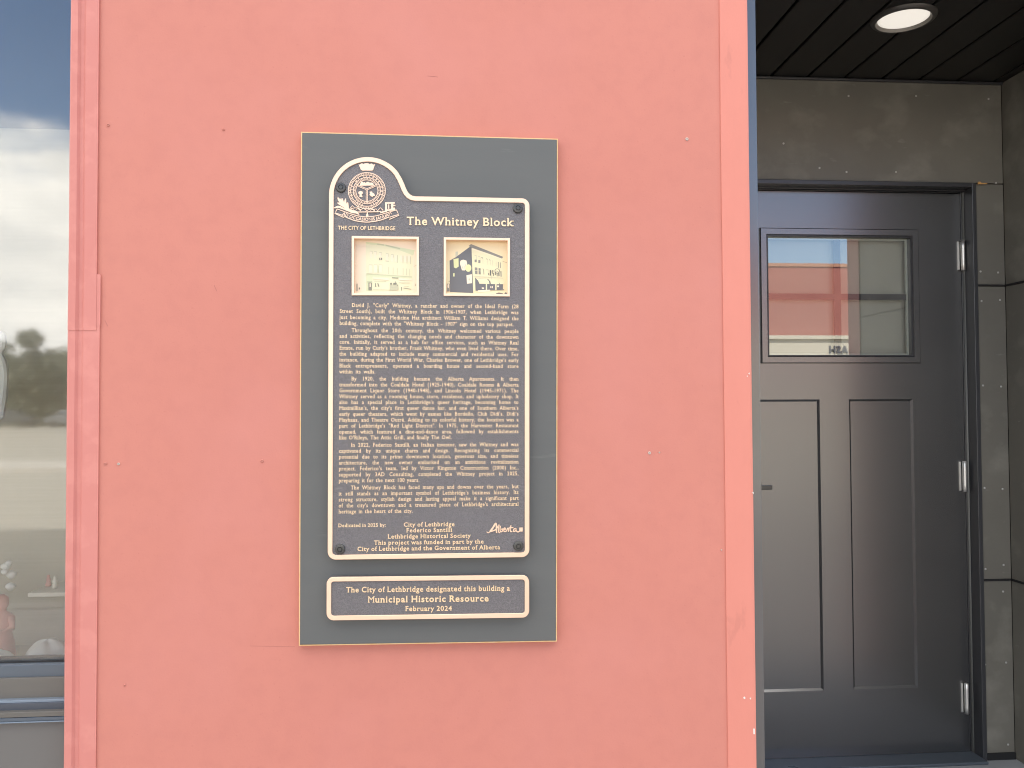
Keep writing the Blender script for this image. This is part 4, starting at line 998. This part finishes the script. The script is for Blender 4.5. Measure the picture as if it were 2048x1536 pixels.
# white garment
yw = 0.22
w0 = at(-40, 840, yw)
gp = curve([at(a, b, yw) for a, b in ((-110, 660), (-50, 652), (0, 662), (8, 682), (6, 698), (1, 706), (8, 722), (12, 748), (10, 790), (5, 822), (-3, 838), (-60, 846), (-115, 842))], 4)
gm = MB().prism(gp, yw + 0.014, yw, back=True, ch=0.005)
tag(obj('white_garment', gm, M['cloth'], base=(w0[0], yw, w0[1])), 'white hanging garment just entering the left edge of the shop window', 'garment')

# ------------------------------------------------------------------ the building around and above
bu = thing('upper_building', (0, 5, TOP), 'red storefront building rising above the entrance and shop window', 'building')
bx = MB()
bx.box(-14, 14, 0.03, 11, TOP + 0.002, 8.6)
obj('upper_wall', bx, M['facade'], bu)
bl = MB()
bl.box(-14, WX0 - 0.065, 0.03, 2.6, 0, TOP); bl.box(XS + 1.302, 14, 0.03, 2.6, 0, TOP); bl.box(-14, 14, 2.601, 11, 0, TOP)
obj('lower_wall', bl, M['facade'], bu)
obj('fascia', MB().box(XR + 0.001, XS + 0.109, -0.004, 0.019, ZC - 0.004, TOP), M['frame'], bu)
obj('fascia', MB().box(XR + 0.001, XS + 0.10, 0.02, 2.6, ZC + 0.06, TOP), M['dark_room'], bu)
obj('inner_partition', MB().box(XR - 0.19, XR - 0.105, 0.205, 2.6, 0, TOP), M['dark_room'], bu)
obj('inner_partition', MB().box(XS + 0.11, XS + 0.3, 0.201, 2.6, 0, TOP), M['dark_room'], bu)
obj('inner_wall', MB().box(XR - 0.1, XS + 0.1, 2.5, 2.58, 0, TOP - 0.01), M['dark_room'], bu)

# ------------------------------------------------------------------ across the street (seen mirrored in the panes)
YO = -26.0
zt = seen_in(1610, 528, YGL, YO)[1]; zcb = seen_in(1610, 676, YGL, YO)[1]
rb = thing('red_shop', (16, YO - 5, -0.1), 'low brick red shop with a cream base across the street', 'building')
obj('wall', MB().box(3, 40, YO - 10, YO, zcb, zt), M['brickred'], rb)
obj('cornice', MB().box(2.9, 40.1, YO - 0.4, YO + 0.05, zt - 0.10, zt + 0.02), mat('orange_cornice', (0.46, 0.23, 0.15), 0.8), rb)
obj('base_wall', MB().box(3.02, 39.98, YO - 9.9, YO + 0.06, -0.12, zcb - 0.002), M['cream'], rb)
obj('string_course', MB().box(2.95, 40.05, YO - 0.1, YO + 0.2, zcb - 0.05, zcb + 0.08), M['cream'], rb)
for k in range(6):
    x0 = 5 + k * 5.6
    obj('window', MB().box(x0, x0 + 3.6, YO + 0.061, YO + 0.10, 0.6, 2.5), M['carglass'], rb)
lt_ = MB(); xa, za = seen_in(1693, 708, YGL, YO); xh, _ = seen_in(1654, 708, YGL, YO); sA = 0.45
glyph('H', serif=False, bold=0.02, res=2); p = 0.0
wd = word_width('ASH', serif=False, bold=0.02, res=2); sx_ = (xa - xh) / wd
for ch in 'ASH':
    vs, fs, adv = glyph(ch, serif=False, bold=0.02, res=2)
    lt_.add([(xa - (p + x) * sx_, YO + 0.07 + (z + 0.5) * 0.06, za + 0.02 + y * sx_ * 1.05) for x, y, z in vs], fs); p += adv
obj('sign_lettering', lt_, mat('grey_sign_letter', (0.13, 0.13, 0.15), 0.5), rb)

# trees beyond the parking lot
def tree(x, y, h, w, seed, label):
    rnd = random.Random(seed)
    t = thing('tree', (x, y, -0.18), label, 'tree', 'trees beyond the parking lot')
    tr = MB().tube([(x, y, -0.2), (x + 0.1, y, h * 0.3), (x - 0.1, y + 0.1, h * 0.6), (x, y, h * 0.9)], [0.028 * h, 0.022 * h, 0.014 * h, 0.004 * h], 8)
    cl_ = []
    for k in range(9):
        a = rnd.uniform(0, 6.28); z0 = h * rnd.uniform(0.06, 0.5); q = (x + w * 0.8 * math.cos(a) * rnd.uniform(.4, 1), y + w * 0.8 * math.sin(a) * rnd.uniform(.4, 1), z0 + h * rnd.uniform(0.1, 0.3))
        tr.tube([(x, y, z0), ((x + q[0]) / 2, (y + q[1]) / 2, z0 + (q[2] - z0) * 0.4), q], [0.012 * h, 0.008 * h, 0.003 * h], 6)
        cl_.append((Vector(q), w * rnd.uniform(0.35, 0.55)))
    cl_.append((Vector((x, y, h * 0.85)), w * 0.4)); cl_.append((Vector((x, y, h * 0.6)), w * 0.6)); cl_ += [(Vector((x + rnd.uniform(-1, 1) * w, y, h * rnd.uniform(.1, .25))), w * 0.5) for _ in range(4)]
    obj('trunk', tr, M['bark'], t)
    cr_ = MB()
    for i in range(5200):
        c_, r_ = rnd.choice(cl_)
        d = Vector((rnd.gauss(0, 1), rnd.gauss(0, 1), rnd.gauss(0, 1))).normalized() * r_ * rnd.random() ** 0.4
        d.z *= 0.8; p_ = c_ + d; s_ = rnd.uniform(0.16, 0.36)
        a1 = Vector((rnd.gauss(0, 1), rnd.gauss(0, 1), rnd.gauss(0, 1))).normalized(); a2 = a1.orthogonal().normalized()
        cr_.add([p_ - a1 * s_, p_ + a2 * s_ * .6, p_ + a1 * s_, p_ - a2 * s_ * .6], [(0, 1, 2, 3)])
    obj('crown', cr_, M['leaf'], t)
for i, (x, y, h, w) in enumerate([(-38.5, -80, 9.3, 3.0), (-42.5, -82, 8.0, 4.2), (-34.5, -81, 7.2, 4.0), (-47, -79, 7.6, 4.0), (-52, -84, 8.6, 4.6), (-29, -84, 7.4, 4.2), (-22, -88, 9.0, 5.0)]):
    tree(x, y, h, w, 20 + i, ['tallest narrow tree beyond the parking lot', 'broad tree left of the tallest tree', 'short tree right of the tallest tree', 'low tree at the far end of the lot', 'broad tree behind the low tree', 'round tree behind the parked cars', 'wide tree nearest the red shop'][i])
# parked cars
def car(x, y, rz, paint, label):
    t = thing('parked_car', (x, y, -0.10), label, 'car', 'cars parked in the lot across the street')
    t.rotation_euler.z = rz
    def pf(pts, w, z=0): return pts
    sidep = [(-2.1, .35), (-2.15, .75), (-1.5, .92), (-0.9, 1.42), (0.6, 1.44), (1.25, .98), (2.0, .85), (2.15, .6), (2.1, .35)]
    def loft(pts, w, inn=0.0):
        mb = MB(); n = len(pts)
        vs = [(x + a, y - w + (0.16 if b > 1.0 else 0.0), b - .1) for a, b in pts] + [(x + a, y + w - (0.16 if b > 1.0 else 0), b - .1) for a, b in pts]
        fs = [(i, (i + 1) % n, n + (i + 1) % n, n + i) for i in range(n)] + [tuple(range(n))[::-1], tuple(n + i for i in range(n))]
        return mb.add(vs, fs)
    body = obj('body', loft(sidep, 0.88), M[paint], t, bevel=0.06, seg=3)
    obj('window', loft([(-1.42, .97), (-0.88, 1.36), (0.56, 1.38), (1.12, 1.0)], 0.89), M['carglass'], t)
    for a in (-1.35, 1.35):
        for s_ in (-1, 1):
            wmb = MB().lathe_y(x + a, 0.22, [(0.2, y + s_ * .93 - s_ * .2), (0.32, y + s_ * .93 - s_ * .18), (0.32, y + s_ * .93 - s_ * 0.02), (0.2, y + s_ * .93)], 20)
            wh = obj('wheel', wmb, M['tyre'], t)
    for s_ in (-1, 1): obj('headlight', MB().box(x + 2.02, x + 2.14, y + s_ * .6 - .15, y + s_ * .6 + .15, .5, .64), M['steel'], t)
for i, (x, y, p_, lb) in enumerate([(-42, -72, 'carpaint_grey', 'grey car parked leftmost in the lot across the street'), (-36.5, -72.5, 'carpaint_dark', 'dark car parked between two grey cars in the lot'), (-31, -72, 'carpaint_grey', 'grey car parked nearest the red shop')]):
    car(x, y, 0.0, p_, lb)
